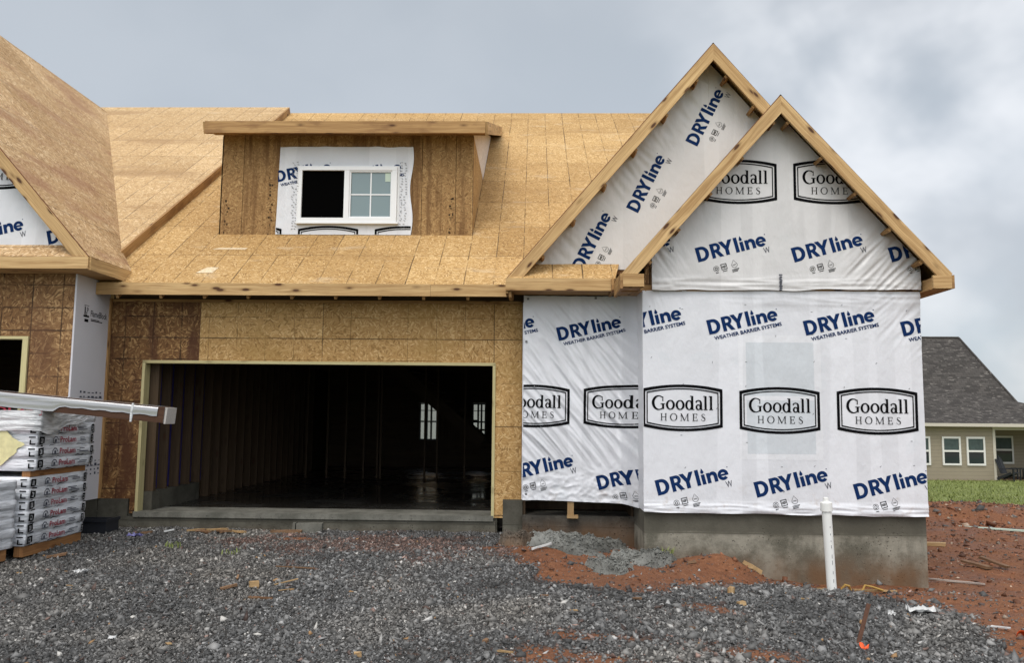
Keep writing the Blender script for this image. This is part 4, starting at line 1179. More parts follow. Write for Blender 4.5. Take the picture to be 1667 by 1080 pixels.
# height on a table, so that many stones can be laid quickly
GX, GY = np.array(xs), np.array(ys); GZ = np.array([p_[2] for p_ in pts]).reshape(len(ys), len(xs))
ZN = np.array(zone).reshape(len(ys), len(xs), 4)
def look(T, x, y):
    i = np.clip(np.searchsorted(GX, x)-1, 0, len(GX)-2); j = np.clip(np.searchsorted(GY, y)-1, 0, len(GY)-2)
    u = (x-GX[i])/(GX[i+1]-GX[i]); v = (y-GY[j])/(GY[j+1]-GY[j])
    return T[j, i]*(1-u)*(1-v)+T[j, i+1]*u*(1-v)+T[j+1, i]*(1-u)*v+T[j+1, i+1]*u*v
def lay(n_, x0, x1, y0, y1, pw):
    x = rng.uniform(x0, x1, n_); y = y0+(y1-y0)*rng.uniform(0, 1, n_)**pw
    return x, y
def make_gravel():
    x, y = lay(330000, -3.2, 10.4, -7.2, -.06, 1.3)
    dirt = look(ZN[..., 0], x, y); red = look(ZN[..., 1], x, y)
    keep = rng.uniform(0, 1, len(x)) > np.clip(dirt*1.12-.02, 0, .955)
    keep &= (x < 5.3) | (y < -.25); keep &= ~((x > 6.78) & (y > -1.16))
    x, y, dirt, red = x[keep], y[keep], dirt[keep], red[keep]
    n_ = len(x)
    r = rng.lognormal(math.log(.0098), .50, n_)
    r = np.where((x > 5.6) & (rng.uniform(0, 1, n_) < .12), r*1.9, r)
    r = np.clip(r, .005, .05)
    z = look(GZ, x, y)+r*.12
    g_ = np.clip(rng.lognormal(math.log(.122), .50, n_), .018, .50)
    pat = np.array([fbm(a_*.8, b_*.8, 4, 3) for a_, b_ in zip(x, y)]); g_ *= 1+.45*np.clip(pat, -.8, .8)
    c_ = np.stack([g_*1.01, g_*1., g_*.975], 1)
    br_ = np.clip((x < 3)*.5+pat, 0, 1)[:, None]; c_ *= 1+br_*np.array([.06, 0., -.08])
    isred = rng.uniform(0, 1, n_) < (.02+.85*red+.35*np.clip(dirt, 0, 1))
    c_[isred] = np.stack([g_[isred]*1.05, g_[isred]*.70, g_[isred]*.58], 1)
    wh = rng.uniform(0, 1, n_) < .004; c_[wh] = (.55, .53, .49)
    wd = rng.uniform(0, 1, n_) < .0022; c_[wd] = (.34, .20, .09)
    return stones('gravel', STONE, np.stack([x, y, z], 1), r, c_)
tag(make_gravel(), 'loose dark grey crushed stone spread over the drive and front of the house', 'gravel', kind='stuff')
def make_clods():
    x, y = rng.uniform(5.2, 26, 42000), rng.uniform(-7, 13, 42000)
    dirt = look(ZN[..., 0], x, y)*(1-look(ZN[..., 2], x, y))
    keep = (rng.uniform(0, 1, len(x)) < dirt) & ~((x > 6.75) & (x < 10.36) & (y > -1.18)) & ~((x < 6.9) & (y > -.15))
    x, y = x[keep], y[keep]; n_ = len(x)
    r = np.clip(rng.lognormal(math.log(.0125), .60, n_), .005, .09)
    far = np.hypot(x-5.4, y+11.6); r *= np.clip(far/11, .8, 2.2)*.8
    g_ = rng.lognormal(math.log(.115), .45, n_)
    c_ = np.stack([g_*1.45, g_*.58, g_*.28], 1)
    pale = rng.uniform(0, 1, n_) < .10; c_[pale] = np.stack([g_[pale]*2.6, g_[pale]*2.0, g_[pale]*1.5], 1)
    gy = rng.uniform(0, 1, n_) < .15; c_[gy] = np.stack([g_[gy]*.9, g_[gy]*.86, g_[gy]*.82], 1)
    return stones('dirt_clods', STONE, np.stack([x, y, look(GZ, x, y)+r*.2], 1), r, c_)
tag(make_clods(), 'crumbled red earth and grit lying on the bare soil beside the house', 'soil clods', kind='stuff')
def make_grass():
    n_ = 26000
    x = rng.uniform(12, 34, n_); y = 11.5+rng.uniform(0, 1, n_)**1.7*16.
    lw = look(ZN[..., 2], x, y); keep = rng.uniform(0, 1, n_) < np.clip(lw*1.1+.03*(y > 12.4), 0, 1)
    x, y = x[keep], y[keep]; z = look(GZ, x, y); n_ = len(x)
    h = rng.uniform(.05, .13, n_); a = rng.uniform(0, 6.28, n_); w_ = .012+.012*rng.uniform(0, 1, n_)
    bx, by = np.cos(a)*w_, np.sin(a)*w_; lx, ly = rng.normal(0, .05, n_), rng.normal(0, .05, n_)
    V_ = np.stack([np.stack([x-bx, y-by, z], 1), np.stack([x+bx, y+by, z], 1), np.stack([x+lx, y+ly, z+h], 1)], 1).reshape(-1, 3)
    me = D.meshes.new('grass'); me.vertices.add(n_*3); me.vertices.foreach_set('co', V_.astype(np.float32).ravel())
    me.loops.add(n_*3); me.loops.foreach_set('vertex_index', np.arange(n_*3, dtype=np.int32))
    me.polygons.add(n_); me.polygons.foreach_set('loop_start', np.arange(0, n_*3, 3, dtype=np.int32))
    me.materials.append(GRASSB); me.update(calc_edges=True)
    o = D.objects.new('grass', me); COL.objects.link(o); return o
tag(make_grass(), 'short green lawn grass beyond the red earth in front of the tan house', 'grass', kind='stuff')

# ------------------------------------------------------------------ lumber packs
def pack_layers(x0, x1, y0, y1, z0, z1, nl, rz=0., seed=0):
    """a strapped pile of wrapped timbers: one skin with a step at every layer"""
    mbk = MB(); h = (z1-z0)/nl
    cy, cx = (y0+y1)/2, x1
    c, s = math.cos(rz), math.sin(rz)
    R_ = lambda x, y, z: (cx+(x-cx)*c-(y-cy)*s, cy+(x-cx)*s+(y-cy)*c, z)
    prof = []
    for k in range(nl):
        a = z0+k*h; o = .010*math.sin(k*2.3+seed)
        for t, ins in ((.0, .016), (.10, .002), (.5, -.004), (.90, .002), (1., .016)): prof.append((a+t*h, ins+o*(0 < t < 1)))
    ring = []
    ns = 30
    def sk(t, zz): return .010*noise.noise(Vector((t*3, zz*14, seed*3.)))+.004*noise.noise(Vector((t*14, zz*40, seed)))
    rows = []
    for zz, ins in prof:
        row = []
        sag = lambda t: .012*noise.noise(Vector((t*2., zz*5, seed+9.)))
        for i in range(ns): t = i/(ns-1); x = x0+(x1-x0)*t; row.append(R_(min(x, x1-ins), y0+ins+sk(x, zz), zz+sag(x)))
        for i in range(1, ns): t = i/(ns-1); y = y0+(y1-y0)*t; row.append(R_(x1-ins+sk(y+7, zz), max(y, y0+ins), zz+sag(x1+y)))
        for i in range(1, ns): t = 1-i/(ns-1); x = x0+(x1-x0)*t; row.append(R_(min(x, x1-ins), y1-ins, zz))
        rows.append(row)
    nw = len(rows[0]); allp = [p_ for r_ in rows for p_ in r_]
    mbk.grid(allp, nw, len(rows), 0)
    top = [R_(x0, y0, z1), R_(x1-.016, y0+.016, z1+.002), R_(x1-.016, y1-.016, z1+.002), R_(x0, y1, z1)]
    mbk.face(top, 0); mbk.face([R_(x0, y1, z0), R_(x1-.016, y1, z0), R_(x1-.016, y0, z0), R_(x0, y0, z0)], 0)
    return mbk, R_, h
class Spun:
    def __init__(s, R_, n_, x=None, y=None): s.R = R_; s.x = x; s.y = y; s.normal = Vector(n_)
    def __call__(s, a, z): return s.R(s.x, a, z) if s.x is not None else s.R(a, s.y, z)
def prolam_pack(name, label, x0, x1, y0, y1, z0, z1, nl, rz, seed, skip=(), front=None, group='wrapped timber packs'):
    t = thing(name, label, 'timber pack', (x1-.4, (y0+y1)/2, z0), group)
    mbk, R_, h = pack_layers(x0, x1, y0, y1, z0, z1, nl, rz, seed)
    mats = [PACK]
    c, s = math.cos(rz), math.sin(rz)
    end = Spun(R_, (c, s, 0), x=x1)
    W_ = y1-y0
    for k in range(nl):
        if k in skip: continue
        zc = z0+(k+.5)*h; st_ = h/.118
        print_on(mbk, mats, [(REDP, [shift(text_polys('ProLam', .30, .062, .018), 0, 0)])], y0+.36*W_, zc-.028, 0, st_, end, (), .016)
        print_on(mbk, mats, [(GREYP, [stroke([(0,0), (.0,.03), (.03,.055), (.07,.05), (.09,.02)], .011), rect(-.01,-.01,.11,-.002), rect(.03,.0,.06,.03)])], y0+.24*W_, zc-.022, 0, st_, end, (), .016)
        for q in range(3):
            print_on(mbk, mats, [(GREYP, [rect(0, 0, random.uniform(.1, .22), .008)])], y0+W_*random.uniform(.62, .72), zc-.02+q*.018, 0, 1, end, (), .016)
        # printed block at both arrises
        for a0, wd in ((y0+.012, .10), (y1-.10, .06)):
            if random.random() < .15: continue
            print_on(mbk, mats, [(BLACKP, [rect(0, 0, wd*random.uniform(.6, 1), .016), rect(0, .068, wd, .088), rect(0, .014, wd*.3, .075), rect(wd*.72, .014, wd, .075), rect(wd*.35, .03, wd*random.uniform(.4, .62), .06), rect(wd*.3, -.022, wd*random.uniform(.5, 1.3), -.008)])], a0, zc-.04, random.uniform(-7, 7), h/.118*.9, end, (), .017)
        fr_ = Spun(R_, (s, -c, 0), y=y0)
        print_on(mbk, mats, [(BLACKP, [rect(.03, 0, .09, .014), rect(0.02, .07, .09, .083), rect(.03, .014, .045, .05)])], x1-.11, zc-.045, 0, h/.118, fr_, (), .016)
        # torn black lap lines of the wrap
        for q in range(3):
            a0 = y0+W_*random.uniform(.1, .85)
            print_on(mbk, mats, [(BLACKP, [stroke([(0, 0), (.04, .012), (.12, .004), (.17, .012)], [.004, .009, .005, .003])])], a0, z0+(k+random.uniform(.0, .08))*h, random.uniform(-6, 6), random.uniform(.7, 1.3), end, (), .017)
    if front: front(mbk, mats, R_, (s, -c, 0))
    attach(mbk.build('pack_wrap', mats), t)
    return t, R_
A_pack, RA = prolam_pack('timber_pack', 'white wrapped timber pack carrying the upper pack beside the dark garage pier', -3.6, -.17, -2.42, -1.22, -.115, .64, 6, 0., 1)
B_pack, RB = prolam_pack('timber_pack', 'nearest white wrapped timber pack at the left edge with a red mark on top', -4.2, -.33, -3.82, -2.50, -.115, .615, 7, math.radians(-7), 2, skip=(0, 1, 2, 3, 4, 5, 6))
tm = MB(); tm.face([RB(-1.1, -3.4, .622), RB(-.42, -3.3, .622), RB(-.42, -2.62, .622), RB(-1.1, -2.6, .622)]); attach(tm.build('red_mark', REDP), B_pack)
def front_c(mbk, mats, R_, nn):
    fr_ = Spun(R_, nn, y=-2.40)
    print_on(mbk, mats, [(BLUEP, [text_polys('ProLams', 1.2, .24, .03)])], -1.48, 1.06, -2, .62, fr_, (), .018)
    print_on(mbk, mats, [(YELLOWP, [tri2([(.27*math.cos(a)*(1+.12*math.sin(5*a+1)+.09*math.sin(9*a)+.05*math.sin(17*a)), .19*math.sin(a)*(1+.14*math.cos(4*a)+.08*math.sin(13*a))) for a in np.linspace(0, 6.2, 70)])])], -.58, .98, 0, 1., fr_, (), .020)
C_pack, RC = prolam_pack('timber_pack', 'upper white wrapped timber pack under the long beam with yellow spray paint on its side', -3.6, -.12, -2.40, -1.20, .715, 1.375, 5, 0., 3, skip=(4,), front=front_c)
# draped clear film over the shoulder of the upper pack
fm = MB()
P = []
nu, nv = 46, 26
for j in range(nv):
    for i in range(nu):
        t, v = i/(nu-1), j/(nv-1)
        if t < .55: x, y = -3.4+(3.4-.085)*t/.55, -2.43
        else: x, y = -.085, -2.43+1.0*(t-.55)/.45
        w_ = .02*noise.noise(Vector((t*16, v*5, 1.)))+.012*noise.noise(Vector((t*50, v*14, 3.)))
        zt = 1.385; low = 1.16+.07*noise.noise(Vector((t*7, 3, 1.)))-.02*t
        if t > .72: low += (t-.72)*.55
        z = zt-(zt-low)*v
        P.append((x+(w_*.8 if t >= .55 else 0)+.012*(1-v)*0, y-(w_ if t < .56 else 0), z))
fm.grid(P, nu, nv)
fm.face([(-3.4, -2.43, 1.386), (-.085, -2.43, 1.386), (-.085, -1.43, 1.386), (-3.4, -1.43, 1.386)])
attach(fm.build('stretch_film', FILM), C_pack)
def bearer(label, x0, x1, y0, y1, z0, z1, rz=0.):
    mbk = MB(); c = Vector((x1, (y0+y1)/2, (z0+z1)/2)); ex = Vector((0, y1-y0, 0)); ex.rotate(Matrix.Rotation(rz, 3, 'Z')); ey = Vector((x1-x0, 0, 0)); ey.rotate(Matrix.Rotation(rz, 3, 'Z'))
    mbk.obox(c-ey*.5, ex, ey, (0, 0, z1-z0)); return tag(mbk.build('timber_bearer', DUNNAGE), label, 'bearer', 'wooden bearers under the timber packs')
bearer('brown wooden bearer between the lower and the upper timber pack', -.28, -.185, -2.38, -1.24, .642, .713)
bearer('brown wooden bearer on the gravel under the pack beside the garage pier', -.30, -.20, -2.40, -1.22, -.235, -.117)
bearer('wet brown bearer under the nearest timber pack at the left edge', -.44, -.36, -3.75, -2.55, -.245, -.117, math.radians(-7))
# the long film-wrapped beam on top
bt = thing('wrapped_beam', 'long laminated beam in shiny clear film laid across the upper timber pack', 'beam', (-.4, -2.3, 1.39))
BA, BBv = Vector((-4.6, -2.28, 1.865)), Vector((1.32, -2.28, 1.345))
bd = (BBv-BA).normalized(); bn = Vector((-bd.z, 0, bd.x))
mbk = MB(); mbk.obox((BA+BBv)/2-bd*.02, BBv-BA, (0, .24, 0), bn*.178, 0, 1); attach(mbk.build('timber', [LVL, LVL_END]), bt)
mbk = MB(); nu, nv = 90, 24
P = []
for j in range(nv):
    for i in range(nu):
        t, v = i/(nu-1), j/(nv-1)
        o = BA+(BBv-BA)*(t*.984)
        w_ = .0015*noise.noise(Vector((t*30, v*4, 1.)))+.002*noise.noise(Vector((t*5, v*9, 4.)))
        lo = .174-.066*smooth((t-.795)/.02)+.006*math.sin(t*160)*(t > .8)
        if v < .35: q = o+Vector((0, .125-.20*(v/.35), 0))+bn*(.0905+w_)
        elif v < .66: a_ = (v-.30)/.36*math.pi/2; q = o+Vector((0, -.088-.042*math.sin(a_), 0))+bn*(.052+.040*math.cos(a_)+w_)
        else: q = o+Vector((0, -.130-w_, 0))+bn*(.050-(lo-.0405)*(v-.66)/.34+.004*noise.noise(Vector((t*14, 2, 2))))
        P.append(q)
mbk.grid(P, nu, nv)
attach(mbk.build('stretch_film', FILMB), bt)
mbk = MB(); mats = [FILM]
q0 = BA+(BBv-BA)*.935
mbk.tube([q0+Vector((0, -.12, 0))+bn*z_ for z_ in (-.11, -.05, .03, .10)], [.012, .016, .018, .012], 8)
attach(mbk.build('film_knot', FILM), bt)
mbk = MB(); q1 = BBv-bd*.02
mbk.obox(q1+bd*.02+bn*-.006, bn*.182, (0, .245, 0), bd*.022); attach(mbk.build('end_cap', LVL_END), bt)
rd = MB(); mats = [REDP]
bs = lambda: None
class BeamFront:
    normal = Vector((0, -1, 0))
    def __call__(s, a, z): q = BA+bd*a+bn*z; return (q.x, q.y-.136, q.z)
print_on(rd, mats, [(REDP, [text_polys('PROLAM', .80, .05, .02)])], 3.75, -.135, 0, 1., BeamFront(), (), .004)
attach(rd.build('printed_name', mats), bt)

# ------------------------------------------------------------------ white pipe
pp = thing('drain_pipe', 'white plastic standpipe with a cap leaning out of the gravel before the wrapped bay', 'pipe', (8.62, -2.30, -.55))
p0, p1 = Vector((8.705, -2.30, -.62)), Vector((8.665, -2.30, .40))
mbk = MB(); mbk.tube([p0, p1], .051, 24); attach(mbk.build('pipe', PVC), pp)
dd = (p1-p0).normalized(); mbk = MB()
mbk.tube([p1-dd*.035, p1-dd*.034, p1+dd*.055, p1+dd*.062], [.052, .064, .064, .060], 24); mbk.tube([p1+dd*.0625, p1+dd*.068, p1+dd*.072, p1+dd*.11, p1+dd*.115], [.055, .05, .030, .028, .02], 20)
attach(mbk.build('pipe_cap', PVC), pp)
mbk = MB()
for k in range(9): 
    q = p0+dd*(.15+k*.085+random.uniform(-.02, .02)); mbk.box(q.x+.006, q.x+.010, q.y-.0522, q.y-.0500, q.z, q.z+random.uniform(.015, .05))
attach(mbk.build('printed_line', GREYP), pp)

# ------------------------------------------------------------------ litter on the site
def tilt(dx, dy, L): return (gz(dx+.0, dy)-0)
def stick(name, label, cat, x, y, L, w_, h, ang, mat, rise=0., group=None, sink=.3, z0=None, bend=0.):
    a = math.radians(ang); ex = Vector((math.cos(a), math.sin(a), 0))
    p, q = Vector((x, y, 0))-ex*L/2, Vector((x, y, 0))+ex*L/2
    zp, zq = (gz(p.x, p.y), gz(q.x, q.y)) if z0 is None else (z0, z0)
    p.z, q.z = zp+h*(.5-sink)+.012, zq+h*(.5-sink)+.012+rise
    t = thing(name, label, cat, (x, y, min(zp, zq)), group); mbk = MB()
    d_ = q-p; ey = d_.cross(Vector((0,0,1))).normalized()*w_; ez = ey.cross(d_).normalized()*h
    mbk.obox((p+q)/2, d_, ey, ez)
    o = mbk.build(name, mat); D.objects.remove(t)
    o.location = (0, 0, 0)
    # put the origin at the thing itself
    c = (p+q)/2; o.data.transform(Matrix.Translation(-c)); o.location = c
    if bend or True:
        bm = bmesh.new(); bm.from_mesh(o.data)
        bmesh.ops.remove_doubles(bm, verts=bm.verts, dist=1e-5)
        long_e = [e_ for e_ in bm.edges if (e_.verts[0].co-e_.verts[1].co).length > L*.6]
        if len(long_e) == 4 and L > .14: bmesh.ops.subdivide_edges(bm, edges=long_e, cuts=3, use_grid_fill=True)
        for v_ in bm.verts:
            s_ = min(w_, h)*.16
            v_.co += Vector((random.uniform(-s_, s_), random.uniform(-s_, s_), random.uniform(-s_, s_)+bend*(v_.co.length/L)**2))
        bm.to_mesh(o.data); bm.free()
    return tag(o, label, cat, group)
G1 = 'wood offcuts lying on the ground'
stick('wood_offcut', 'small yellow block of wood standing out on the gravel before the garage', 'wood scrap', 2.76, -3.50, .085, .05, .05, 20, SCRAP, group=G1, sink=.1)
stick('wood_offcut', 'long reddish splinter on the gravel below the small yellow block', 'wood scrap', 2.98, -3.98, .24, .022, .018, -12, SCRAP_OLD, group=G1)
stick('wood_offcut', 'pale thin splinter leaning up to the right of the yellow block', 'wood scrap', 3.03, -3.36, .24, .010, .010, 38, SCRAP, .02, G1)
stick('wood_offcut', 'short pale splinter above the reddish one on the gravel', 'wood scrap', 3.10, -3.62, .13, .009, .008, 34, SCRAP, .01, G1)
stick('wood_offcut', 'thin straight lath lying on the reddish gravel before the garage sill', 'wood scrap', 2.93, -2.70, .42, .015, .012, -4, SCRAP_OLD, group=G1)
stick('wood_offcut', 'torn brown chip of wood left of the yellow block', 'wood scrap', 2.55, -3.60, .15, .05, .02, 28, SCRAP_OLD, .02, G1)
stick('wood_offcut', 'curled brown chip above the torn one on the gravel', 'wood scrap', 2.50, -3.22, .07, .02, .012, 100, SCRAP_OLD, .02, G1)
stick('wood_offcut', 'brown flake pointing down in the left foreground gravel', 'wood scrap', 2.78, -5.42, .10, .03, .010, -58, SCRAP, .01, G1)
stick('wood_offcut', 'square cut end of wood at the bottom middle of the gravel', 'wood scrap', 4.22, -5.66, .055, .045, .03, 15, SCRAP, group=G1)
stick('wood_offcut', 'reddish broken board piece beside the lower timber pack', 'wood scrap', .13, -2.30, .20, .09, .02, 20, SCRAP_OLD, .02, G1)
stick('wood_offcut', 'small tan sliver in the gravel left of the foreground flake', 'wood scrap', 1.03, -3.62, .08, .01, .006, -10, SCRAP, group=G1)
stick('wood_offcut', 'tiny brown piece at the foot of the nearest timber pack', 'wood scrap', .24, -3.15, .05, .03, .015, 10, SCRAP, group=G1)
stick('wood_offcut', 'flat orange-brown block on the earth against the bay foundation', 'wood scrap', 7.98, -1.78, .20, .045, .05, 2, SCRAP, group=G1, sink=.1)
stick('wood_offcut', 'small pale block on the gravel between the bay and the white pipe', 'wood scrap', 7.42, -3.50, .07, .05, .03, 25, SCRAP, group=G1)
stick('wood_offcut', 'crumpled yellowish knot of wood on the gravel left of the pipe', 'wood scrap', 7.46, -2.95, .075, .05, .06, 60, SCRAP, group=G1)
stick('wood_offcut', 'pale chip on the gravel just left of the foot of the pipe', 'wood scrap', 8.18, -3.0, .08, .03, .012, 28, SCRAP, group=G1)
stick('wood_offcut', 'brown upright block at the front edge of the red patch', 'wood scrap', 6.42, -3.62, .09, .04, .02, -55, SCRAP_OLD, .02, G1)
stick('wood_offcut', 'light brown chip on the gravel below the red patch', 'wood scrap', 5.80, -4.20, .065, .03, .010, 14, SCRAP, group=G1)
stick('wood_offcut', 'orange chip at the left front corner of the red patch', 'wood scrap', 5.55, -3.75, .08, .03, .010, 10, SCRAP_OLD, group=G1)
stick('wood_offcut', 'small block of wood standing on end in the middle foreground', 'wood scrap', 5.09, -5.20, .055, .035, .03, 80, SCRAP_OLD, group=G1)
stick('wood_offcut', 'yellow splinter beside a grey stone in the middle foreground', 'wood scrap', 5.24, -5.50, .15, .02, .012, -38, SCRAP, .01, G1)
stick('wood_offcut', 'brown chip in the foreground right of the middle', 'wood scrap', 6.75, -4.55, .06, .03, .012, -40, SCRAP_OLD, group=G1)
stick('wood_offcut', 'reddish plank end against the garage sill left of its middle', 'wood scrap', 2.15, -.42, .42, .06, .035, -3, SCRAP_OLD, group=G1, sink=.0)
stick('wood_offcut', 'short brown offcut below the left door jamb', 'wood scrap', .35, -.62, .14, .05, .03, 10, SCRAP_OLD, group=G1)
stick('wood_offcut', 'small flat chip on the red earth of the patch by the porch', 'wood scrap', 7.25, -1.95, .10, .05, .02, 5, SCRAP_OLD, group=G1)
for k in range(7):
    stick('wood_offcut', 'brown pieces of wood heaped by the garage sill', 'wood scrap', .92+.09*k, -.42-.05*(k % 3), random.uniform(.12, .36), .05, .02, random.uniform(-40, 40), SCRAP_OLD if k % 3 else SCRAP, random.uniform(0, .05), 'wood pieces heaped by the sill', sink=-.2)
stick('plank', 'short pale plank lying on the red earth at the right corner of the house', 'plank', 11.9, 3.2, 1.3, .14, .05, -28, SCRAP, group=None, sink=.1)
stick('plank', 'pale flat board scrap on the red earth near the green strip', 'plank', 14.6, 3.9, .32, .14, .05, 10, SCRAP, sink=.1)
stick('broken_board', 'left one of two dark broken boards on the red earth', 'board scrap', 11.70, .45, .42, .11, .03, 112, SCRAP_OLD, .06, 'dark broken boards on the red earth', sink=-.2)
stick('broken_board', 'right one of two dark broken boards on the red earth', 'board scrap', 11.93, .42, .40, .09, .03, 118, SCRAP_OLD, .10, 'dark broken boards on the red earth', sink=-.2)
stick('plastic_strip', 'long pale green plastic strip across the red earth at the right', 'strip', 15.4, 5.0, 3.0, .09, .03, -16, GREENST, sink=.0)
stick('plastic_strip', 'pale bent strip on the red earth beside the house corner', 'strip', 10.75, -.75, .75, .045, .018, -38, FADED, group=None, sink=.0)
stick('wood_offcut', 'thin long lath at the foot of the bay foundation right of the pipe', 'wood scrap', 9.25, -1.55, .95, .03, .02, 2, SCRAP, group=G1, sink=.0)
stick('plastic_scrap', 'white tube scrap on the grey rubble by the porch', 'plastic scrap', 5.55, -1.62, .28, .022, .022, 32, WHITEPL, .03, 'plastic scraps on the ground', sink=-.2)
stick('plastic_scrap', 'short white rod before the left end of the garage sill', 'plastic scrap', .62, -.55, .13, .018, .018, 40, WHITEPL, .02, 'plastic scraps on the ground', sink=-.2)
stick('wood_offcut', 'pale thin sliver upright in the gravel at the middle', 'wood scrap', 4.9, -3.9, .11, .008, .006, 80, WHITEPL, group=G1)

def film(label, x, y, w_, h_, mat, seed):
    mbk = MB(); P = []; k = 9; c = math.cos(seed); s_ = math.sin(seed)
    for j in range(k):
        for i in range(k):
            u, v = i/(k-1)-.5, j/(k-1)-.5; q = 1-.35*abs(noise.noise(Vector((u*3, v*3, seed))))
            a, b_ = w_*u*q, h_*v*q*(1+.5*noise.noise(Vector((u*4, seed, 1.))))
            P.append((a*c-b_*s_, a*s_+b_*c, .012+.05*w_/.15*abs(noise.noise(Vector((u*5, v*5, seed+3.))))+.02*abs(noise.noise(Vector((u*14, v*14, seed))))))
    mbk.grid(P, k, k, smooth=False); o = mbk.build('plastic_scrap', mat); o.location = (x, y, gz(x, y)); md = o.modifiers.new('thick', 'SOLIDIFY'); md.thickness = .002
    return tag(o, label, 'plastic scrap', 'plastic scraps on the ground')
film('white film scrap on the gravel near the timber packs', .77, -2.95, .15, .10, WHITEPL, .7)
film('small white film scrap in the left foreground gravel', 2.30, -5.30, .075, .05, WHITEPL, 1.9)
film('violet film scrap on the gravel below the left door jamb',   .36, -.95, .20, .09, PURPLE, .2)
film('crumpled white film on the gravel at the right edge of the drive', 9.12, -3.45, .26, .10, WHITEPL, 3.1)
film('thin white film strip left of the crumpled one on the drive edge', 8.80, -3.55, .16, .06, WHITEPL, 4.4)

# rusty stake with its orange marker
def rod(name, label, cat, path, rad, mat, seg=8):
    mbk = MB(); c = Vector(path[0]); mbk.tube([Vector(p_)-c for p_ in path], rad, seg)
    o = mbk.build(name, mat); o.location = c; return tag(o, label, cat)
mbk = MB(); zq = gz(8.12, -4.55)
a_, c_ = Vector((8.05, -4.62, zq-.08)), Vector((8.22, -4.50, zq+.30))
mbk.obox((a_+c_)/2, c_-a_, (.035, 0, 0), (0, .008, 0)); mbk.obox((a_+c_)/2+Vector((0, .018, 0)), c_-a_, (.008, 0, 0), (0, .03, 0))
tag(mbk.build('metal_stake', RUST), 'rusty steel stake leaning in the gravel at the bottom right', 'stake')
def flag(label, x, y, w_, h_, rz):
    mbk = MB(); P = []
    for j in range(5):
        for i in range(7):
            u, v = i/6, j/4; P.append((w_*(u-.5), .03*math.sin(u*5+v*3), .01+h_*v+.015*math.sin(u*6)))
    mbk.grid(P, 7, 5); o = mbk.build('marker_flag', ORANGE); o.location = (x, y, gz(x, y)); o.rotation_euler = (.9, .1, rz)
    md = o.modifiers.new('thick', 'SOLIDIFY'); md.thickness = .002
    return tag(o, label, 'marker flag', 'orange marker flags')
flag('crumpled orange marker flag lying at the foot of the rusty stake', 8.10, -4.68, .07, .03, -.5)
flag('orange marker flag lying in the red earth at the bottom right corner', 9.62, -4.22, .20, .10, .5)
stick('plastic_scrap', 'white tape end beside the orange flag at the bottom right corner', 'plastic scrap', 9.55, -4.02, .15, .03, .012, -40, WHITEPL, .02, 'plastic scraps on the ground')
rod('bent_strap', 'brown plastic strap looping out of the hole beside the pipe', 'strap', [(9.10, -1.75, -.72), (9.09, -1.80, -.60), (9.05, -1.86, -.52), (8.99, -1.90, -.50), (8.95, -1.88, -.56)], .014, YSTRAP)
rod('bent_strap', 'yellow strap end lying at the wall right of the brown loop', 'strap', [(9.28, -1.62, -.64), (9.33, -1.60, -.56), (9.42, -1.58, -.58), (9.55, -1.57, -.62)], .012, YSTRAP)
# grey spoil heaps of concrete by the porch
def heap(label, x, y, rx, ry, h, seed, mat=RUBBLE):
    mbk = MB(); P = []; k = 44
    for j in range(k):
        for i in range(k):
            u, v = -1+2*i/(k-1), -1+2*j/(k-1); r_ = math.hypot(u, v)
            a = 1+.30*fbm(u*1.5+seed, v*1.5, 2, 3); e_ = smooth((1.05*a-r_)/.5)
            q = h*e_*(.75+.5*fbm(u*2+seed, v*2, 5, 4))+e_*(.045*fbm(u*8, v*8, seed, 3)+.030*noise.noise(Vector((u*21, v*21, seed))))-.07*(1-e_)
            P.append((rx*u, ry*v, gz(x+rx*u, y+ry*v)-gz(x, y)+q))
    mbk.grid(P, k, k, smooth=False); r_ = random.Random(seed*7)
    for q in range(int(900*rx*ry/.1)):
        c = r_.choice(P); c = Vector(c)+Vector((r_.uniform(-.02, .02), r_.uniform(-.02, .02), .002)); e_ = r_.choice((.008, .010, .014, .022))
        if math.hypot(c.x/rx, c.y/ry) > r_.uniform(.55, 1.05): continue
        pv = [c+Vector([t_*e_*r_.uniform(.5, 1.2)+r_.uniform(-.25, .25)*e_ for t_ in ax]) for ax in IV]
        for fc_ in IF: mbk.face([pv[t_] for t_ in fc_])
    o = mbk.build('rubble_heap', mat); o.location = (x, y, gz(x, y)); return tag(o, label, 'rubble', 'grey rubble heaps by the porch wall')
heap('low grey concrete heap in the middle before the porch wall', 5.90, -1.30, .55, .42, .13, 1)
heap('flat grey concrete heap before the inner corner of porch and bay', 6.72, -1.62, .42, .34, .13, 2)
heap('small grey concrete heap on the red patch below the other two', 6.28, -2.45, .30, .36, .09, 3)
heap('brown hollow-sided lump at the foot of the right garage pier', 5.25, -1.05, .28, .24, .16, 4, CONC_ROUGH)
heap('grey spilled concrete strip along the porch foundation', 5.95, -.62, .9, .35, .09, 5)
mbk = MB(); mbk.obox((0, 0, .07), (.34, .02, 0), (-.01, .16, 0), (0, 0, .14)); mbk.obox((-.20, -.03, .07), (.035, 0, 0), (0, .10, 0), (.01, 0, .16)); 
o = mbk.build('concrete_block', CONC_SLAB); o.location = (2.43, -.30, gz(2.43, -.3)-.02); o.rotation_euler.z = .05; tag(o, 'broken grey concrete block lying against the garage sill', 'block')
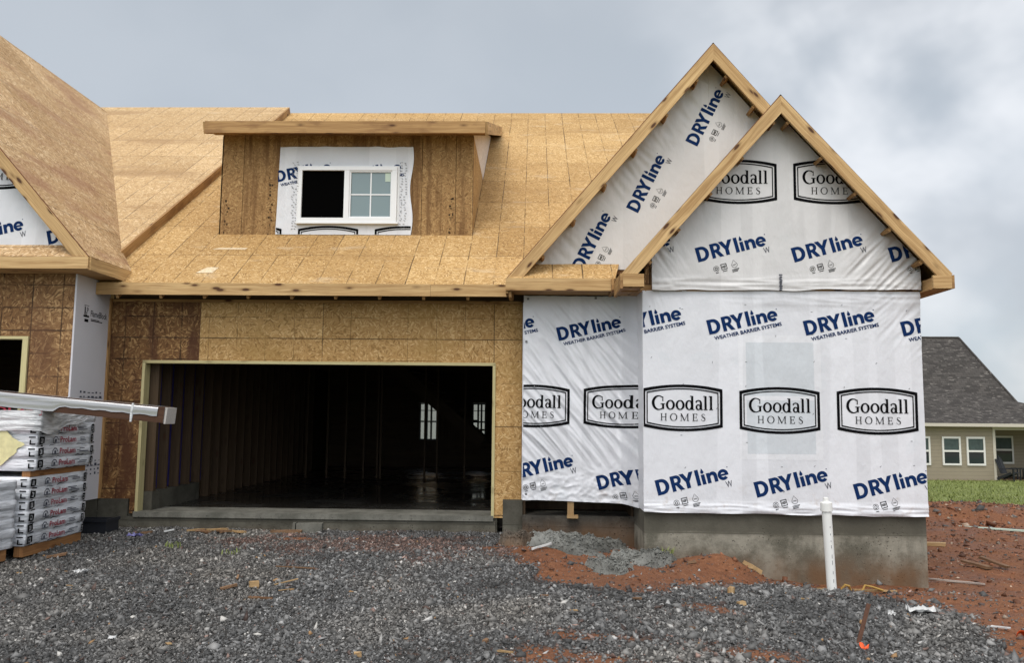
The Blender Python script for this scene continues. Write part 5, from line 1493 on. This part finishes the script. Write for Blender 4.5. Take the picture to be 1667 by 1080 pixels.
# black crate by the left pier
ct = thing('plastic_crate', 'dark blue-black plastic crate standing at the left garage pier', 'crate', (-.42, -.45, gz(-.42, -.45)))
mbk = MB(); zc = gz(-.42, -.45)-.02
mbk.box(-.66, -.20, -.62, -.60, zc, zc+.20); mbk.box(-.66, -.20, -.30, -.28, zc, zc+.20); mbk.box(-.66, -.64, -.599, -.301, zc, zc+.20); mbk.box(-.22, -.20, -.599, -.301, zc, zc+.20); mbk.box(-.639, -.221, -.599, -.301, zc, zc+.02)
attach(mbk.build('crate_body', BLACKPL), ct)
mbk = MB(); mbk.box(-.68, -.18, -.64, -.621, zc+.175, zc+.215); mbk.box(-.199, -.18, -.62, -.27, zc+.175, zc+.215); attach(mbk.build('rim', BLACKPL), ct)
# grass tuft by the bay corner
def tuft(label, x, y, n_, h_, sp, name='grass_tuft'):
    mbk = MB(); r_ = random.Random(int(x*100))
    for k in range(n_):
        a = r_.uniform(0, 6.28); L = h_*r_.uniform(.5, 1); lx, ly = math.cos(a)*L*r_.uniform(.2, .7), math.sin(a)*L*r_.uniform(.2, .7)
        bx, by = r_.uniform(-sp, sp), r_.uniform(-sp, sp); w_ = .008
        nx_, ny_ = -math.sin(a)*w_, math.cos(a)*w_
        mbk.face([(bx-nx_, by-ny_, -.02), (bx+nx_, by+ny_, -.02), (bx+lx*.5+nx_*.8, by+ly*.5+ny_*.8, L*.62), (bx+lx*.5-nx_*.8, by+ly*.5-ny_*.8, L*.62)])
        mbk.face([(bx+lx*.5-nx_*.8, by+ly*.5-ny_*.8, L*.62), (bx+lx*.5+nx_*.8, by+ly*.5+ny_*.8, L*.62), (bx+lx, by+ly, L*.80)])
    o = mbk.build(name, GRASSB); o.location = (x, y, gz(x, y)); return tag(o, label, 'weed', 'weeds on the site')
tuft('green grass tuft at the foot of the bay corner', 7.05, -1.40, 40, .22, .07)
tuft('small green weed on the gravel right of the timber packs', 1.15, -1.65, 22, .10, .07)
tuft('sparse green weed on the gravel before the garage', 1.95, -1.9, 14, .08, .09)
tuft('dark weed at the corner of the house beside the lawn edge', 16.0, 11.2, 40, .40, .2)
tuft('clump of weeds on the pale gravel where lawn meets red earth', 19.2, 10.8, 60, .30, .5)

# ------------------------------------------------------------------ neighbour's house
nb = thing('neighbour_house', 'finished tan sided house with a dark shingle roof beyond the lawn at the right', 'house', (26, 28, -1.5))
def np_(mbk, name, mats, parent=nb):
    o = mbk.build(name, mats)
    if parent is nb: attach(o, nb)
    else: o.parent = parent
    return o
mbk = MB(); mbk.box(14.0, 27.17, 28.0, 38, -1.6, 1.15); mbk.box(27.171, 36, 31.2, 38, -1.6, 1.15); np_(mbk, 'wall', SIDING)
mbk = MB(); mbk.box(27.10, 27.22, 27.975, 27.999, -1.38, 1.15); mbk.box(27.171, 36., 27.98, 28.2, .95, 1.149); np_(mbk, 'corner_trim', TRIM)
mbk = MB(); mbk.box(13.5, 36.5, 27.50, 27.60, 1.10, 1.25); np_(mbk, 'gutter', TRIM)
mbk = MB(); mbk.box(13.6, 36.4, 27.6, 31.2, 1.105, 1.12); np_(mbk, 'soffit', TRIM)
mbk = MB(); mbk.box(14, 27.2, 27.93, 27.999, -1.75, -1.40); mbk.box(27.2, 36, 27.9, 31.2, -1.7, -1.42); np_(mbk, 'foundation', CONC_DARK)
UR = Vector((0, 1, .62)).normalized()
mbk = MB()
# front slope with its low hipped dormer plane and the tall main hip behind
kx = 44.6/39.58
rx_, rz_ = 28.42, 5.80
mbk.prism([(13.5, 27.5, 1.25), (36.5, 27.5, 1.25), (36.5, 29.2, 2.1), (29.6, 29.3, 2.22), (28.9, 29.6, 2.4), (25.7, 30.6, 3.05), (13.5, 30.6, 3.05)], (0, .05, -.08), X_, UR)
mbk.prism([(13.5, 29.9, 2.0), (29.45, 29.9, 2.25), (rx_-.03, 33.2, rz_), (13.5, 33.2, rz_-.02)], (0, .05, -.05), X_, UR)
mbk.prism([(29.45, 29.9, 2.25), (33.8, 37.0, 1.6), (rx_-.03, 33.2, rz_)], (-.05, 0, -.05), Y_, Vector((-.8, 0, .6)))
mbk.prism([(13.5, 33.25, rz_-.03), (rx_-.03, 33.25, rz_-.03), (33.8, 37.5, 1.5), (13.5, 38.5, 1.3)], (0, 0, -.06), X_, UR)
mbk.prism([(23.2, 28.9, 1.99), (28.9, 28.8, 1.93), (25.7, 30.75, 3.16)], (0, .05, -.06), X_, UR)
mbk.prism([(13.5, 29.2, 1.0), (23.4, 29.0, 2.02), (25.66, 30.78, 3.14), (25.0, 31.9, 4.2), (13.5, 30.5, 2.6)], (0, .05, -.06), X_, UR)
mbk.prism([(29.6, 29.31, 2.21), (36.5, 29.21, 2.09), (36.5, 34.5, .9), (33., 34.5, .9)], (0, -.03, -.06), X_, UR)
np_(mbk, 'roof', SHINGLE)
mbk = MB(); mbk.tube([(13.5, 33.22, rz_+.0), (rx_, 33.22, rz_+.03)], .06, 8); np_(mbk, 'roof_ridge', SHINGLE)
mbk = MB(); mbk.tube([(rx_, 33.2, rz_+.01), (29.45, 29.93, 2.28)], .06, 8); np_(mbk, 'roof_ridge', SHINGLE)
def nwin(x0, x1, z0, z1, y):
    w_ = MB()
    for a in ((z0, z0+.09), (z1-.09, z1), ((z0+z1)/2-.045, (z0+z1)/2+.045)): w_.box(x0+.08, x1-.08, y-.06, y, a[0], a[1])
    for a in ((x0, x0+.08), (x1-.08, x1)): w_.box(a[0], a[1], y-.062, y, z0, z1)
    wd = np_(w_, 'window', TRIMW)
    g_ = MB(); g_.box(x0+.081, x1-.081, y-.03, y-.02, z0+.091, z1-.091); np_(g_, 'pane', GLASSD, wd)
    c_ = MB(); zz = (z0+z1)/2+.05
    P = []
    for j in range(2):
        for i in range(15): P.append((x0+.1+(x1-x0-.2)*i/14, y-.034+.003*math.sin(i*2.2), zz+(z1-.1-zz)*j))
    c_.grid(P, 15, 2); np_(c_, 'blind', flat('dim_curtain_%d' % len(D.materials), (.06, .085, .08), .6, .3, .4, 6.), wd)
for cx in (23.74, 25.155, 26.285): nwin(cx-.43, cx+.43, -.72, .62, 28.0)
nwin(28.9, 29.85, -.78, .62, 31.2)
# garden chairs on the porch
def garden_chair(label, x, y, rz):
    zc = gz(x, y)+.01; t = thing('garden_chair', label, 'chair', (x, y, zc), 'black garden chairs on the porch')
    M_ = Matrix.Rotation(rz, 3, 'Z'); o_ = Vector((x, y, zc))
    def pb(name, boxes):
        mbk = MB()
        for c, ex, ey, ez in boxes: mbk.obox(o_+M_ @ Vector(c), M_ @ Vector(ex), M_ @ Vector(ey), M_ @ Vector(ez))
        attach(mbk.build(name, BLACKPL), t)
    pb('seat', [((0, -.06+.11*k, .36-.03*k), (.56, 0, 0), (0, .095, -.026), (0, .007, .025)) for k in range(5)])
    pb('backrest', [((-.24+.12*k, .55, .66+.04*(2-abs(k-2))), (0, .24, .66+.08*(2-abs(k-2))), (.105, 0, 0), (0, -.025, .01)) for k in range(5)])
    for s_ in (-1, 1):
        pb('armrest', [((s_*.33, .12, .56), (0, .72, 0), (.13, 0, 0), (0, 0, .025))])
        pb('leg', [((s_*.31, -.14, .27), (0, 0, .55), (.09, 0, 0), (0, .03, 0))]); pb('leg', [((s_*.29, .30, .22), (0, .62, -.30), (.03, 0, 0), (0, .04, .10))])
garden_chair('black slatted garden chair on the porch beside the corner of the tan house', 27.75, 27.55, math.radians(35))
garden_chair('black garden chair further right on the porch before its window', 29.9, 27.9, math.radians(-20))
tb = thing('side_table', 'small dark table between the two black porch chairs', 'table', (29.0, 29.2, -1.42)); mbk = MB(); mbk.box(28.7, 29.3, 28.95, 29.45, -.92, -.88); attach(mbk.build('tabletop', BLACKPL), tb)
for xx in (28.74, 29.22):
    for yy in (29.0, 29.36): mbk = MB(); mbk.box(xx, xx+.05, yy, yy+.05, -1.42, -.921); attach(mbk.build('leg', BLACKPL), tb)
def shrub(label, x, y, r0, h_, n_):
    mbk = MB(); r_ = random.Random(5)
    for k in range(n_):
        a, b_ = r_.uniform(0, 6.28), r_.uniform(0, 1)**.5
        c = Vector((math.cos(a)*b_*r0, math.sin(a)*b_*r0, h_*r_.uniform(.05, 1)*(1-.5*b_*b_)))
        u = Vector((r_.gauss(0, 1), r_.gauss(0, 1), r_.gauss(0, 1))).normalized()*.07; w_ = u.orthogonal().normalized()*.03
        mbk.face([c-u, c+w_, c+u, c-w_])
    o = mbk.build('shrub', LEAF); o.location = (x, y, gz(x, y)); return tag(o, label, 'shrub')
shrub('low green shrub growing before the porch chairs of the tan house', 29.3, 27.2, .9, .55, 500)

far = thing('rear_house', 'pale grey house glimpsed through the rear windows of the dark garage', 'house', (.5, 24, -.5))
mbk = MB(); mbk.box(-6.5, 4.6, 22., 30., -.8, 3.2); attach(mbk.build('wall', flat('far_pale_wall', (.30, .32, .31), .6, .3, .2, 1.5)), far)
mbk = MB(); mbk.prism([(-6.9, 21.6, 3.15), (5., 21.6, 3.15), (5., 26., 5.8), (-6.9, 26., 5.8)], (0, .05, -.1), X_, SL); mbk.prism([(-6.9, 26.06, 5.8), (5., 26.06, 5.8), (5., 30.4, 3.15), (-6.9, 30.4, 3.15)], (0, -.05, -.1), X_, SL); attach(mbk.build('roof', OSB_ROOF_OLD), far)
